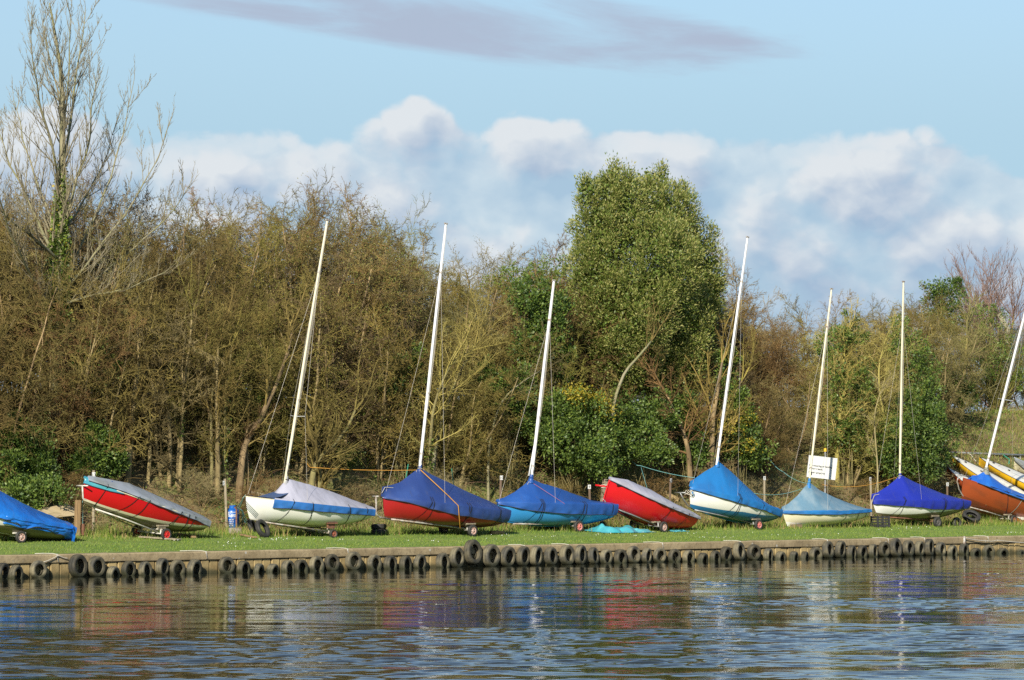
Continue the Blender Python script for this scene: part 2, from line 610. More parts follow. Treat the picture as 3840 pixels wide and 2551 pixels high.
def cloth(name, c, c2, amount=0.7, rough=0.6, sheen=0.0, scale=1.1, bump=0.25, bscale=7.0):
    if 'cloth_' + name in MATS:
        return MATS['cloth_' + name]
    m = mat('cloth_' + name, c, rough, c2, scale, amount, bump=bump, bscale=bscale, stretch=(1, 1, 1), lo=0.38, hi=0.68)
    t = NT(m.node_tree)
    b = m.node_tree.nodes['Principled BSDF']
    old = b.inputs['Base Color'].links[0].from_socket
    tc = t.n('ShaderNodeTexCoord')
    mp = t.n('ShaderNodeMapping')
    mp.inputs['Scale'].default_value = (3.0, 1.0, 0.6)
    t.l(tc.outputs['Object'], mp.inputs[0])
    n1 = t.noise(mp.outputs[0], 2.2, 6, 0.65)
    grime = tuple(0.55 * x + 0.035 for x in c)
    col_ = t.mix(t.math('MULTIPLY', t.step(n1, 0.52, 0.72), 0.55), old, grime)
    n2 = t.noise(mp.outputs[0], 5.0, 5, 0.6, w=3.0)
    pale = tuple(min(1, 0.75 * x + 0.10) for x in c)
    col_ = t.mix(t.math('MULTIPLY', t.step(n2, 0.60, 0.78), 0.40), col_, pale)
    t.l(col_, b.inputs['Base Color'])
    return m


c_tarp = cloth('blue_polythene', (0.012, 0.13, 0.50), (0.02, 0.19, 0.62), 0.8, 0.24, bump=0.9, bscale=9)
c_greyblue = cloth('faded_grey', (0.27, 0.30, 0.34), (0.20, 0.215, 0.20), 0.9, 0.6)
c_lav = cloth('lavender', (0.38, 0.38, 0.455), (0.30, 0.29, 0.315), 0.8, 0.75)
c_midblue = cloth('mid_blue', (0.025, 0.14, 0.42), (0.02, 0.10, 0.30), 0.7, 0.5)
c_navy = cloth('purple_blue', (0.021, 0.048, 0.185), (0.034, 0.075, 0.25), 0.8, 0.5)
c_royal = cloth('royal', (0.016, 0.072, 0.28), (0.026, 0.105, 0.37), 0.8, 0.42)
c_azure = cloth('azure', (0.012, 0.165, 0.45), (0.016, 0.12, 0.34), 0.8, 0.6)
c_pale = cloth('pale_teal', (0.11, 0.215, 0.30), (0.20, 0.285, 0.345), 0.9, 0.7, scale=2.0)
c_ultra = cloth('ultramarine', (0.016, 0.030, 0.33), (0.013, 0.023, 0.26), 0.6, 0.45)
c_turq = cloth('turquoise_sheet', (0.06, 0.38, 0.44), (0.12, 0.46, 0.50), 0.8, 0.3, bump=0.9, bscale=6)
c_teal = cloth('teal_sheet', (0.05, 0.28, 0.38), (0.07, 0.32, 0.35), 0.8, 0.35, bump=0.6)
c_bright = cloth('bright_blue', (0.018, 0.12, 0.52), (0.04, 0.22, 0.58), 0.8, 0.4)


def concrete_mat():
    m = bpy.data.materials.new('coping_concrete')
    m.use_nodes = True
    t = NT(m.node_tree)
    b = m.node_tree.nodes['Principled BSDF']
    b.inputs['Roughness'].default_value = 0.92
    g = t.n('ShaderNodeNewGeometry')
    v = g.outputs['Position']
    n1 = t.noise(v, 1.4, 6, 0.6)
    n2 = t.noise(v, 9.0, 5, 0.65)
    c = t.mix(t.step(n1, 0.35, 0.68), (0.29, 0.222, 0.120), (0.42, 0.33, 0.19))
    c = t.mix(t.math('MULTIPLY', t.step(n2, 0.45, 0.75), 0.6), c, (0.12, 0.090, 0.055))
    vo = t.n('ShaderNodeTexVoronoi')
    vo.inputs['Scale'].default_value = 3.2
    t.l(v, vo.inputs['Vector'])
    blob = t.math('SUBTRACT', t.math('MULTIPLY', n2, 0.35), vo.outputs['Distance'])
    patch = t.noise(v, 0.55, 2)
    lic = t.math('MULTIPLY', t.step(blob, 0.02, 0.07), t.step(patch, 0.44, 0.60))
    c = t.mix(t.math('MULTIPLY', lic, 0.85), c, (0.52, 0.50, 0.44))
    t.l(c, b.inputs['Base Color'])
    bp = t.n('ShaderNodeBump')
    bp.inputs['Strength'].default_value = 0.5
    bp.inputs['Distance'].default_value = 0.02
    t.l(n2, bp.inputs['Height'])
    t.l(bp.outputs[0], b.inputs['Normal'])
    return m


def wall_mat(name, ca, cb, wet=(0.045, 0.045, 0.018), rough=0.85, wet_lo=0.30, wet_hi=0.02, objvar=0.2):
    """surface with the green-black tide stain of the river near the water line"""
    m = bpy.data.materials.new(name)
    m.use_nodes = True
    t = NT(m.node_tree)
    b = m.node_tree.nodes['Principled BSDF']
    b.inputs['Roughness'].default_value = rough
    g = t.n('ShaderNodeNewGeometry')
    v = g.outputs['Position']
    sp = t.n('ShaderNodeSeparateXYZ')
    t.l(v, sp.inputs[0])
    n1 = t.noise(v, 3.0, 5, 0.6)
    n2 = t.noise(v, 14.0, 5, 0.6)
    c = t.mix(t.step(n1, 0.35, 0.65), ca, cb)
    oi = t.n('ShaderNodeObjectInfo')
    hs = t.n('ShaderNodeHueSaturation')
    t.setin(hs.inputs['Value'], t.math('ADD', 1 - objvar, t.math('MULTIPLY', oi.outputs['Random'], 2 * objvar)))
    t.l(c, hs.inputs['Color'])
    zz = t.math('ADD', sp.outputs[2], t.math('MULTIPLY', t.math('SUBTRACT', n1, 0.5), 0.35))
    c = t.mix(t.math('MULTIPLY', t.step(zz, wet_lo, wet_hi), 0.9), hs.outputs[0], wet)
    t.l(c, b.inputs['Base Color'])
    bp = t.n('ShaderNodeBump')
    bp.inputs['Strength'].default_value = 0.5
    bp.inputs['Distance'].default_value = 0.02
    t.l(n2, bp.inputs['Height'])
    t.l(bp.outputs[0], b.inputs['Normal'])
    return m


coping_m = concrete_mat()
pile_m = wall_mat('piling', (0.40, 0.30, 0.135), (0.29, 0.21, 0.09), wet_lo=0.24)
tyre_m = wall_mat('weathered_tyre', (0.055, 0.052, 0.040), (0.150, 0.130, 0.078), wet=(0.030, 0.032, 0.012), rough=0.75, wet_lo=0.22, objvar=0.5)


def ground_mat():
    m = bpy.data.materials.new('ground')
    m.use_nodes = True
    t = NT(m.node_tree)
    b = m.node_tree.nodes['Principled BSDF']
    b.inputs['Roughness'].default_value = 0.95
    at_ = t.n('ShaderNodeAttribute', attribute_name='bank')
    g = t.n('ShaderNodeNewGeometry')
    v = g.outputs['Position']
    n1 = t.noise(v, 0.7, 5, 0.6)
    n2 = t.noise(v, 5.0, 5, 0.6)
    lawn = t.mix(t.step(n1, 0.35, 0.7), (0.12, 0.20, 0.026), (0.19, 0.25, 0.045))
    lawn = t.mix(t.math('MULTIPLY', t.step(n2, 0.55, 0.75), 0.5), lawn, (0.16, 0.13, 0.05))
    bank = t.mix(t.step(n1, 0.40, 0.62), (0.17, 0.125, 0.058), (0.135, 0.155, 0.038))
    bank = t.mix(t.math('MULTIPLY', t.step(n2, 0.4, 0.7), 0.6), bank, (0.25, 0.185, 0.082))
    t.l(t.mix(at_.outputs['Fac'], lawn, bank), b.inputs['Base Color'])
    bp = t.n('ShaderNodeBump')
    bp.inputs['Strength'].default_value = 0.8
    bp.inputs['Distance'].default_value = 0.06
    t.l(n2, bp.inputs['Height'])
    t.l(bp.outputs[0], b.inputs['Normal'])
    return m


def water_mat():
    m = bpy.data.materials.new('river_water')
    m.use_nodes = True
    t = NT(m.node_tree)
    b = m.node_tree.nodes['Principled BSDF']
    b.inputs['Base Color'].default_value = (0.020, 0.021, 0.011, 1)
    b.inputs['Roughness'].default_value = 0.03
    b.inputs['IOR'].default_value = 1.333
    g = t.n('ShaderNodeNewGeometry')
    mp = t.n('ShaderNodeMapping')
    mp.inputs['Scale'].default_value = (1.0, 1.6, 1.0)
    t.l(g.outputs['Position'], mp.inputs[0])
    n1 = t.noise(mp.outputs[0], 7.0, 3, 0.6)
    bp = t.n('ShaderNodeBump')
    bp.inputs['Strength'].default_value = 0.22
    bp.inputs['Distance'].default_value = 0.006
    t.l(n1, bp.inputs['Height'])
    t.l(bp.outputs[0], b.inputs['Normal'])
    return m


# ------------------------------------------------------------------ setting: ground, water, river wall
def build_ground():
    ts = np.concatenate([[0.30], np.arange(0.5, 22, 0.5), [24, 28, 35, 50, 80, 140, 260, 500]])
    ss = np.concatenate([[-400, -200, -100, -60, -40, -30], np.arange(-25, 111, 0.75), [120, 140, 170, 220, 320, 500, 800]])
    vs, bk = [], []
    for t_ in ts:
        for s_ in ss:
            p = W(float(s_), float(t_))
            vs.append(p)
            bk.append(smooth(6.6, 8.4, t_ + 0.9 * noise.noise(Vector((s_ * 0.6, t_ * 0.6, 9)))))
    m = len(ss)
    i, k = np.meshgrid(np.arange(len(ts) - 1), np.arange(m - 1), indexing='ij')
    f = np.stack([i * m + k, i * m + k + 1, (i + 1) * m + k + 1, (i + 1) * m + k], -1).reshape(-1, 4)
    me = np_mesh('ground', np.array(vs), f, ground_mat(), smooth_all=True)
    a = me.attributes.new('bank', 'FLOAT', 'POINT')
    a.data.foreach_set('value', np.array(bk, dtype=np.float32))
    tag(link(bpy.data.objects.new('ground', me)), 'grassy riverside ground rising to a bank', None, None, 'structure')


def build_water():
    ys = [44.0]
    while ys[-1] < 150:
        ys.append(ys[-1] * 1.0014)
    ys = np.concatenate([[6, 12, 20, 28, 35, 40, 42], np.array(ys), [152, 158, 170, 200, 260, 400, 800]])
    ta = np.concatenate([[-6, -2.5, -1.2, -0.6, -0.35, -0.27], np.arange(-0.235, 0.2351, 0.0014), [0.27, 0.35, 0.6, 1.2, 2.5, 6]])
    TA, Y = np.meshgrid(ta, ys)
    X = TA * Y
    rng = np.random.default_rng(5)
    def patches(n_, l0, l1, sx):
        g = np.zeros_like(X)
        for _ in range(n_):
            lam = math.exp(rng.uniform(math.log(l0), math.log(l1)))
            k_ = 2 * math.pi / lam
            wob = 1.3 * np.sin(X * rng.uniform(0.05, 0.35) + Y * rng.uniform(0.02, 0.2) + rng.uniform(0, 6.28))
            g += np.sin(k_ * rng.normal(0, sx) * X + k_ * Y + rng.uniform(0, 6.28) + wob)
        return g / math.sqrt(n_ / 2)
    big, mid = patches(14, 8, 30, 0.2), patches(24, 1.2, 6, 0.30)
    d = (X - WA.x) * WN.x + (Y - WA.y) * WN.y           # distance behind the wall line (negative over water)
    far = np.clip((-d - 2.0) / 44.0, 0, 1)
    gust = np.clip(0.12 + 0.50 * big + 0.50 * mid + 0.80 * far, 0.0, 1.9)      # ruffled patches with slick water between
    ZL, Z = np.zeros_like(X), np.zeros_like(X)
    for n_ in range(34):                                # slow swell, gentle slopes
        lam = math.exp(rng.uniform(math.log(1.4), math.log(6.0)))
        ang = rng.normal(0.08, 0.5)
        k = 2 * math.pi / lam
        ZL += 0.0030 / k * np.sin(k * (math.sin(ang) * X + math.cos(ang) * Y) + rng.uniform(0, 6.28))
    for n_ in range(80):                                # short wind ripples
        lam = math.exp(rng.uniform(math.log(0.22), math.log(0.75)))
        ang = rng.normal(0.05, 0.31)
        k = 2 * math.pi / lam
        wob = 1.2 * np.sin(X * rng.uniform(0.2, 1.3) + Y * rng.uniform(0.05, 0.6) + rng.uniform(0, 6.28))
        Z += 0.0150 / k * np.sin(k * (math.sin(ang) * X + math.cos(ang) * Y) + rng.uniform(0, 6.28) + wob)
    Z = Z * gust * (0.10 + 0.90 * far ** 0.9) + ZL * (0.25 + 0.75 * far)
    Z *= np.clip((0.262 - np.abs(TA)) / 0.02, 0, 1) * np.clip(np.minimum(Y - 40, 156 - Y) / 4, 0, 1)
    m = len(ta)
    i, k = np.meshgrid(np.arange(len(ys) - 1), np.arange(m - 1), indexing='ij')
    f = np.stack([i * m + k, i * m + k + 1, (i + 1) * m + k + 1, (i + 1) * m + k], -1).reshape(-1, 4)
    me = np_mesh('water', np.stack([X, Y, Z], -1).reshape(-1, 3), f, water_mat(), smooth_all=True)
    tag(link(bpy.data.objects.new('water', me)), 'rippled brown river water reflecting boats and blue sky', None, None, 'structure')


build_ground()
build_water()


def build_wall():
    root = empty('river_wall', W(0, 0, 0), 'low concrete river wall with pale coping and ochre piling', 'river wall')
    rz = Matrix.Rotation(math.atan2(WU.y, WU.x), 3, 'Z')
    o0 = W(0, 0, 0)
    # coping stones
    joints = [-14.0, -10.2, -6.0, s_at(-60, 0), s_at(212, 0), s_at(775, 0), s_at(1301, 0), s_at(1800, 0), s_at(2130, 0), s_at(2484, 0), s_at(2770, 0),
              s_at(3105, 0), s_at(3330, 0), s_at(3620, 0), s_at(3900, 0), 62.0]
    for a, b in zip(joints, joints[1:]):
        mb = MB()
        n = max(3, int((b - a) / 0.5))
        rows = []
        for i in range(n + 1):
            s = a + 0.012 + (b - a - 0.024) * i / n
            j = lambda q: 0.010 * noise.noise(Vector((s * 1.3, q, a)))
            prof = [(0.42, 0.44), (-0.02 + j(1), 0.44 + j(2)), (-0.03 + j(3), 0.47), (-0.03 + j(4), 0.66 + j(5)), (0.0 + j(6), 0.685 + j(7)), (0.42, 0.70 + j(8))]
            rows.append([W(s, t_, z_) for t_, z_ in prof])
        mb.grid(rows)
        mb.add(rows[0], [tuple(range(6))])
        mb.add(rows[-1], [tuple(range(5, -1, -1))])
        mb.obj('coping_stone', coping_m, root, o0, smooth_angle=R(35))
    # piles
    pm = MB()
    pm.cbox((0, 0.06, -0.28), (0.352, 0.10, 1.44), 0.018)
    proto = pm.obj('pile', pile_m, root)
    s, first = -13.5, True
    rr = random.Random(3)
    while s < 61:
        o = proto if first else link(proto.copy(), root)
        first = False
        p = W(s, 0, 0) + WN3 * (0.02 + rr.uniform(-0.012, 0.022)) - o0
        o.location = p + Vector((0, 0, rr.uniform(-0.03, 0.0)))
        k = rr.uniform(0.90, 1.0)
        o.scale = (k, 1, 1)
        o.rotation_euler = (0, rr.uniform(-0.012, 0.012), math.atan2(WU.y, WU.x) + rr.uniform(-0.03, 0.03))
        s += 0.372
    # core behind the piles
    MB().add([W(-14, 0.10, -1), W(62, 0.10, -1), W(62, 0.10, 0.43), W(-14, 0.10, 0.43), W(-14, 0.5, -1), W(62, 0.5, -1), W(62, 0.5, 0.43), W(-14, 0.5, 0.43)],
             [(0, 1, 2, 3), (3, 2, 6, 7), (5, 4, 7, 6)]).obj('core', timber_dark, root, o0)


build_wall()

# ------------------------------------------------------------------ tyre fenders on the wall
def tyre_profile(Rr, w, ri):
    """closed (radius, height) section of a tyre, round z"""
    h = w / 2
    return [(ri, -h * 0.62), (ri + 0.02, -h * 0.80), (Rr * 0.80, -h), (Rr * 0.93, -h * 0.92), (Rr * 0.985, -h * 0.70), (Rr * 0.996, -h * 0.46), (Rr * 0.965, -h * 0.42), (Rr * 0.965, -h * 0.30), (Rr, -h * 0.25),
            (Rr, h * 0.25), (Rr * 0.965, h * 0.30), (Rr * 0.965, h * 0.42), (Rr * 0.996, h * 0.46), (Rr * 0.985, h * 0.70), (Rr * 0.93, h * 0.92), (Rr * 0.80, h), (ri + 0.02, h * 0.80), (ri, h * 0.62),
            (ri + 0.015, h * 0.55), (Rr * 0.86, h * 0.78), (Rr * 0.92, 0), (Rr * 0.86, -h * 0.78), (ri + 0.015, -h * 0.55)]


TYRES = [(10, 2110, 60), (59, 2118, 57), (148, 2101, 73), (292, 2078, 71), (362, 2085, 68), (423, 2122, 57), (483, 2103, 59), (545, 2105, 56),
         (607, 2092, 54), (667, 2099, 68), (728, 2096, 61), (853, 2087, 70), (913, 2102, 55), (968, 2112, 49), (1021, 2113, 50), (1080, 2100, 56),
         (1129, 2097, 59), (1188, 2085, 62), (1248, 2077, 67), (1328, 2068, 68), (1405, 2079, 61), (1463, 2083, 52), (1520, 2083, 55), (1574, 2078, 54),
         (1659, 2073, 54), (1712, 2051, 58), (1773, 2023, 72), (1842, 2040, 69), (1904, 2048, 61), (1960, 2047, 53), (2008, 2046, 52), (2065, 2051, 54),
         (2127, 2043, 64), (2174, 2043, 50), (2224, 2052, 48), (2273, 2059, 50), (2327, 2059, 54), (2376, 2047, 56), (2423, 2054, 43), (2475, 2053, 55),
         (2530, 2058, 53), (2582, 2062, 50), (2632, 2072, 44), (2681, 2064, 44), (2722, 2049, 50), (2769, 2032, 49), (2828, 2041, 62), (2879, 2056, 40),
         (2925, 2067, 46), (2974, 2067, 39), (3013, 2067, 35), (3061, 2051, 54), (3103, 2029, 46), (3149, 2027, 45), (3190, 2044, 38), (3232, 2044, 42),
         (3272, 2040, 39), (3317, 2031, 51), (3357, 2018, 46), (3405, 2025, 45), (3447, 2028, 43), (3482, 2020, 40), (3527, 2033, 43), (3570, 2044, 42),
         (3614, 2038, 42), (3657, 2054, 45), (3708, 2043, 55), (3760, 2054, 48), (3823, 2060, 35)]


def ordinal(n):
    return f"{n}{'th' if 10 <= n % 100 <= 20 else {1: 'st', 2: 'nd', 3: 'rd'}.get(n % 10, 'th')}"


def build_tyres():
    mb = MB().lathe(tyre_profile(1.0, 0.56, 0.60), 40, closed=True)
    me = mb.obj('tyre_fender', tyre_m, smooth_angle=R(50))
    data = me.data
    bpy.data.objects.remove(me)
    rr = random.Random(11)
    for i, (px, py, w) in enumerate(TYRES):
        t_ = -0.165
        s = s_at(px, t_)
        p = W(s, t_, 0)
        dist = p.y
        v = (CAM - p); v.z = 0; v.normalize()
        ct = -v.dot(WN3); stt = math.sqrt(max(0, 1 - ct * ct))
        wm = w / (F / dist)
        ztop = CAM.z - (py - HOR) / F * dist
        Rr = min(0.43, max(0.29, ztop * 0.53)) if ztop > 0.5 else 0.28 + 0.05 * rr.random()
        th = math.acos(ct)
        best = min((abs(2 * Rr * math.cos(th + e_) + 0.20 * math.sin(th + e_) - wm), e_) for e_ in [k * 0.02 for k in range(27)])[1]
        p = W(s, -0.13 - 0.55 * Rr * math.sin(best), 0)
        o = link(bpy.data.objects.new('tyre_fender', data))
        o.location = (p.x, p.y, ztop - Rr)
        # tyre axis points out from the wall, each tyre leaning on its neighbour
        rot = Matrix.Rotation(math.atan2(WU.y, WU.x), 3, 'Z') @ Matrix.Rotation(math.pi / 2 + rr.uniform(-0.10, 0.10), 3, 'X')
        rot = Matrix.Rotation(best + rr.uniform(-0.06, 0.06), 3, 'Z') @ rot
        o.rotation_euler = rot.to_euler()
        o.scale = (Rr, Rr, Rr * 1.28 * (0.30 / Rr) ** 0.5 * rr.uniform(0.92, 1.1))
        show = ztop / (2 * Rr)
        how = 'hanging clear on the wall' if show > 0.88 else ('partly sunk against the wall' if show > 0.55 else 'mostly sunk at the water line')
        size = 'big' if Rr > 0.37 else ('small' if Rr < 0.30 else 'worn')
        tag(o, f'{size} black tyre {how}, {ordinal(i + 1)} tyre from the left', 'tyre', 'tyre fenders along the river wall')


build_tyres()

# ------------------------------------------------------------------ boats
def lerp_list(pts, u):
    if u <= pts[0][0]: return pts[0][1]
    for (a, va), (b, vb) in zip(pts, pts[1:]):
        if u <= b:
            return va + (vb - va) * (u - a) / (b - a)
    return pts[-1][1]


def rope_pts(a, b, sag=0.1, n=10):
    a, b = Vector(a), Vector(b)
    return [a.lerp(b, i / n) - Vector((0, 0, sag * 4 * (i / n) * (1 - i / n))) for i in range(n + 1)]


class Boat:
    """hull frame: x towards the bow, y towards the river side, z up; origin at the stem head"""
    def __init__(s, gpx, t, yaw, bow, stern, B, Db=0.72, Dm=0.72, Ds=0.45, transom=0.72, rake=0.25, sag=0.06, full=0.5, roll=0.0, bowp=None):
        psi = R(yaw)
        s.side = Vector((math.sin(psi), -math.cos(psi), 0))
        g = bowp if bowp is not None else on_ground(gpx, t)
        s.bow = plane_pt(*bow, g, s.side)
        s.stern = plane_pt(*stern, g, s.side)
        s.L = (s.bow - s.stern).length
        x = (s.bow - s.stern).normalized()
        y = s.side.copy()
        z = x.cross(y)
        if roll:
            q = Matrix.Rotation(roll, 3, x)
            y, z = q @ y, q @ z
        s.x, s.y, s.z = x, y, z
        s.B, s.Db, s.Dm, s.Ds, s.tr, s.rake, s.sag, s.full = B, Db, Dm, Ds, transom, rake, sag, full
        s.off = Vector((-s.L / 2, 0, -Dm))
        M = Matrix((x, y, z)).transposed().to_4x4()
        M.translation = s.bow + M.to_3x3() @ s.off
        s.M = M
    def world(s, p):
        return s.bow + s.x * p[0] + s.y * p[1] + s.z * p[2]
    def local(s, P):
        d = Vector(P) - s.bow
        return Vector((d.dot(s.x), d.dot(s.y), d.dot(s.z)))
    def lpx(s, px, py, y=0.0):
        """pixel on the boat's centre plane (or a plane parallel to it) to local coordinates"""
        return s.local(plane_pt(px, py, s.bow + s.y * y, s.y))
    def hb(s, u):
        u = max(0.0, min(1.0, u))
        m = 0.58
        if u < m:
            f = 1 - (1 - u / m) ** 2.3
        else:
            f = 1 - (1 - s.tr) * ((u - m) / (1 - m)) ** 1.8
        return max(0.012, s.B / 2 * f)
    def zs(s, u):
        return -s.sag * 4 * u * (1 - u)
    def zk(s, u):
        if u < 0.5:
            k = u / 0.5
            return -(s.Db + (s.Dm - s.Db) * (k * (2 - k)))
        k = (u - 0.5) / 0.5
        return -(s.Dm + (s.Ds - s.Dm) * k ** 1.9)
    def P(s, u, v, side=1, out=0.0):
        b, z1, z0 = s.hb(u), s.zs(u), s.zk(u)
        k = min(1.0, u / 0.45)
        p = 1.15 + 1.5 * s.full * 2 * k * 0.8
        q = 1.0 + 0.75 * k
        y = b * (1 - (1 - v) ** p) + out
        z = z0 + (z1 - z0) * v ** q
        x = -u * s.L - (1 - v) ** 1.6 * s.rake * (1 - u) ** 6
        return Vector((x, side * y, z))


def build_hull(bt, root, mats, bands, gun=None, deck=None, N=30, V=16):
    """bands: upper v of every material from the keel up"""
    mb = MB()
    us = [(i / N) ** 1.25 for i in range(N + 1)]
    bl = [q if isinstance(q, list) else [(0, q)] for q in bands]
    K = max(4, V // len(bl))
    def rows_v(u):
        lo, out = 0.0, [0.0]
        for q in bl:
            hi = lerp_list(q, u)
            out += [lo + (hi - lo) * (k + 1) / K for k in range(K)]
            lo = hi
        return out
    for side in (1, -1):
        rows = [[bt.P(u, v, side) for v in rows_v(u)] for u in us]
        base = len(mb.v)
        mb.v += [tuple(p) for r in rows for p in r]
        m = len(rows[0])
        for i in range(N):
            for k in range(m - 1):
                q = (base + i * m + k, base + i * m + k + 1, base + (i + 1) * m + k + 1, base + (i + 1) * m + k)
                mb.f.append(q if side < 0 else q[::-1])
                mb.m.append(k // K)
    vs = rows_v(1.0)
    # transom
    tv = [bt.P(1.0, v, 1) for v in vs] + [bt.P(1.0, v, -1) for v in reversed(vs)]
    mb.add(tv, [tuple(range(len(tv)))], len(bands) - 1)
    # keel strip
    mb.tube([bt.P(u, 0.0) - Vector((0, 0, 0.01)) for u in us[1:]], 0.022, 6, 0)
    o = mb.obj('hull', mats, root, bt.off, smooth_angle=R(40))
    # deck
    d = MB()
    rows = [[Vector((-u * bt.L, bt.hb(u) * 0.985 * k, bt.zs(u) - 0.012 + 0.05 * bt.hb(u) * (1 - k * k))) for k in (-1, -0.6, -0.2, 0.2, 0.6, 1)] for u in us]
    d.grid(rows)
    d.obj('deck', deck or mats[-1], root, bt.off, smooth_all=True)
    g = MB()
    for side in (1, -1):
        g.tube([bt.P(u, 1.0, side, -0.002) for u in us], 0.014, 6)
    g.obj('gunwale', gun or mats[-1], root, bt.off, smooth_all=True)
    return o


hem_m = mat('hem_cord', (0.03, 0.035, 0.06), 0.7)


def build_cover(bt, root, mats, ridge, drop, e=1.1, wr=0.02, u0=-0.015, u1=1.012, seed=0, fl=26.0, NU=72, edge_wave=0.02, name='cover', skirt_split=False, out=0.026):
    """ridge: (u, height above the sheer line); drop: (u, how far the skirt hangs)"""
    ws = [-1, -0.93, -0.86, -0.79, -0.72, -0.66, -0.61, -0.57, -0.5, -0.4, -0.3, -0.2, -0.12, -0.05, 0, 0.05, 0.12, 0.2, 0.3, 0.4, 0.5, 0.57, 0.61, 0.66, 0.72, 0.79, 0.86, 0.93, 1]
    G = 0.59
    mb = MB()
    rows = []
    um = max(ridge, key=lambda q: q[1])[0]
    for i in range(NU + 1):
        u = u0 + (u1 - u0) * i / NU
        uc = max(0.0, min(1.0, u))
        b = bt.hb(uc) + out
        rz, dz = lerp_list(ridge, u), lerp_list(drop, u)
        row = []
        for w in ws:
            a = abs(w)
            sg = 1 if w >= 0 else -1
            nz = noise.noise(Vector((u * 7 + seed, w * 3.1, seed * 1.7)))
            n2 = noise.noise(Vector((u * 24 + seed, w * 5.5, seed + 5.0)))
            crease = 1 - abs(noise.noise(Vector((u * 11 + w * 4 + seed, w * 2.2, seed + 11.0)))) * 3
            if a <= G:
                k = a / G
                y = b * k
                z = bt.zs(uc) + rz * (1 - k) ** e + out * (1 if rz >= 0 else 0.3)
                amp = wr * (0.4 + 0.6 * k)
                z += amp * (nz + 0.5 * n2 + 0.25 * crease)
                ph = math.atan2((u - um) * bt.L, k * b + 1e-4)
                z += 0.030 * noise.noise(Vector((ph * 5.0 + seed, k * 0.8, seed))) * min(1, rz * 1.6) * (1 - k) ** 0.5 * min(1, abs(u - um) * 6 + k)
                x = -u * bt.L
            else:
                k = (a - G) / (1 - G)
                hang = dz * (1 + edge_wave * 4 * noise.noise(Vector((u * 9, sg, seed + 2.0))))
                q = bt.zs(uc) + out - hang * k
                # follow the flare of the hull under the skirt
                z1, z0 = bt.zs(uc), bt.zk(uc)
                v = max(0.0, min(1.0, (q - z0) / (z1 - z0))) ** (1 / (1.0 + 0.75 * min(1, uc / 0.45)))
                hp = bt.P(uc, v, 1)
                y = max(hp.y, b * 0.25) + out + 0.006 + abs(wr) * 0.9 * k * (0.8 + math.sin(u * fl * 2 + 3 * nz + seed) * 0.6 + n2)
                z = q
                x = min(hp.x, -u * bt.L) if u < 0.5 else -u * bt.L
                if u < 0:
                    y *= 0.6
            row.append(Vector((x, sg * y, z)))
        rows.append(row)
    nface = (len(ws) - 1)
    base = mb.grid(rows, 0, flip=True)
    if len(mats) > 1:
        mb.m = [(1 if min(abs(ws[k]), abs(ws[k + 1])) >= (0.57 if not skirt_split else 0.60) else 0) for i in range(NU) for k in range(nface)]
    for r, fl_ in ((rows[0], False), (rows[-1], True)):
        idx = list(range(len(r)))
        mb.add(r, [tuple(idx if fl_ else idx[::-1])], len(mats) - 1)
    cv = mb.obj(name, mats, root, bt.off, smooth_angle=R(55))
    hm = MB()
    for j in (0, len(ws) - 1):
        hm.tube([r[j] + Vector((0, 0.006 if j else -0.006, 0)) for r in rows], 0.013, 5)
    hm.obj('hem', hem_m, cv, bt.off, smooth_all=True)
    return cv


def strap(bt, root, u, ridge, drop, w=0.035, m=None, lean=0.0, name='strap', over=True):
    """webbing round the hull, over the skirt"""
    mb = MB()
    for side in (1, -1):
        pts = []
        for k in range(13):
            v = k / 12
            hp = bt.P(min(1, max(0, u + lean * (1 - v))), v, side, 0.012)
            if over and (bt.zs(u) - hp.z) < lerp_list(drop, u) + 0.03:
                hp.y += side * 0.045
            pts.append(hp)
        if over:
            rz = lerp_list(ridge, u)
            pts.append(Vector((-u * bt.L, side * (bt.hb(u) + 0.03) * 0.85, bt.zs(u) + 0.05 + max(0, rz) * 0.15 ** 1.1)))
        a = [p + Vector((w / 2, 0, 0)) for p in pts]
        b = [p - Vector((w / 2, 0, 0)) for p in pts]
        mb.grid([a, b])
        mb.grid([[p + Vector((0, side * 0.006, 0)) for p in a], [p + Vector((0, side * 0.006, 0)) for p in b]])
    return mb.obj(name, m or webbing, root, bt.off)


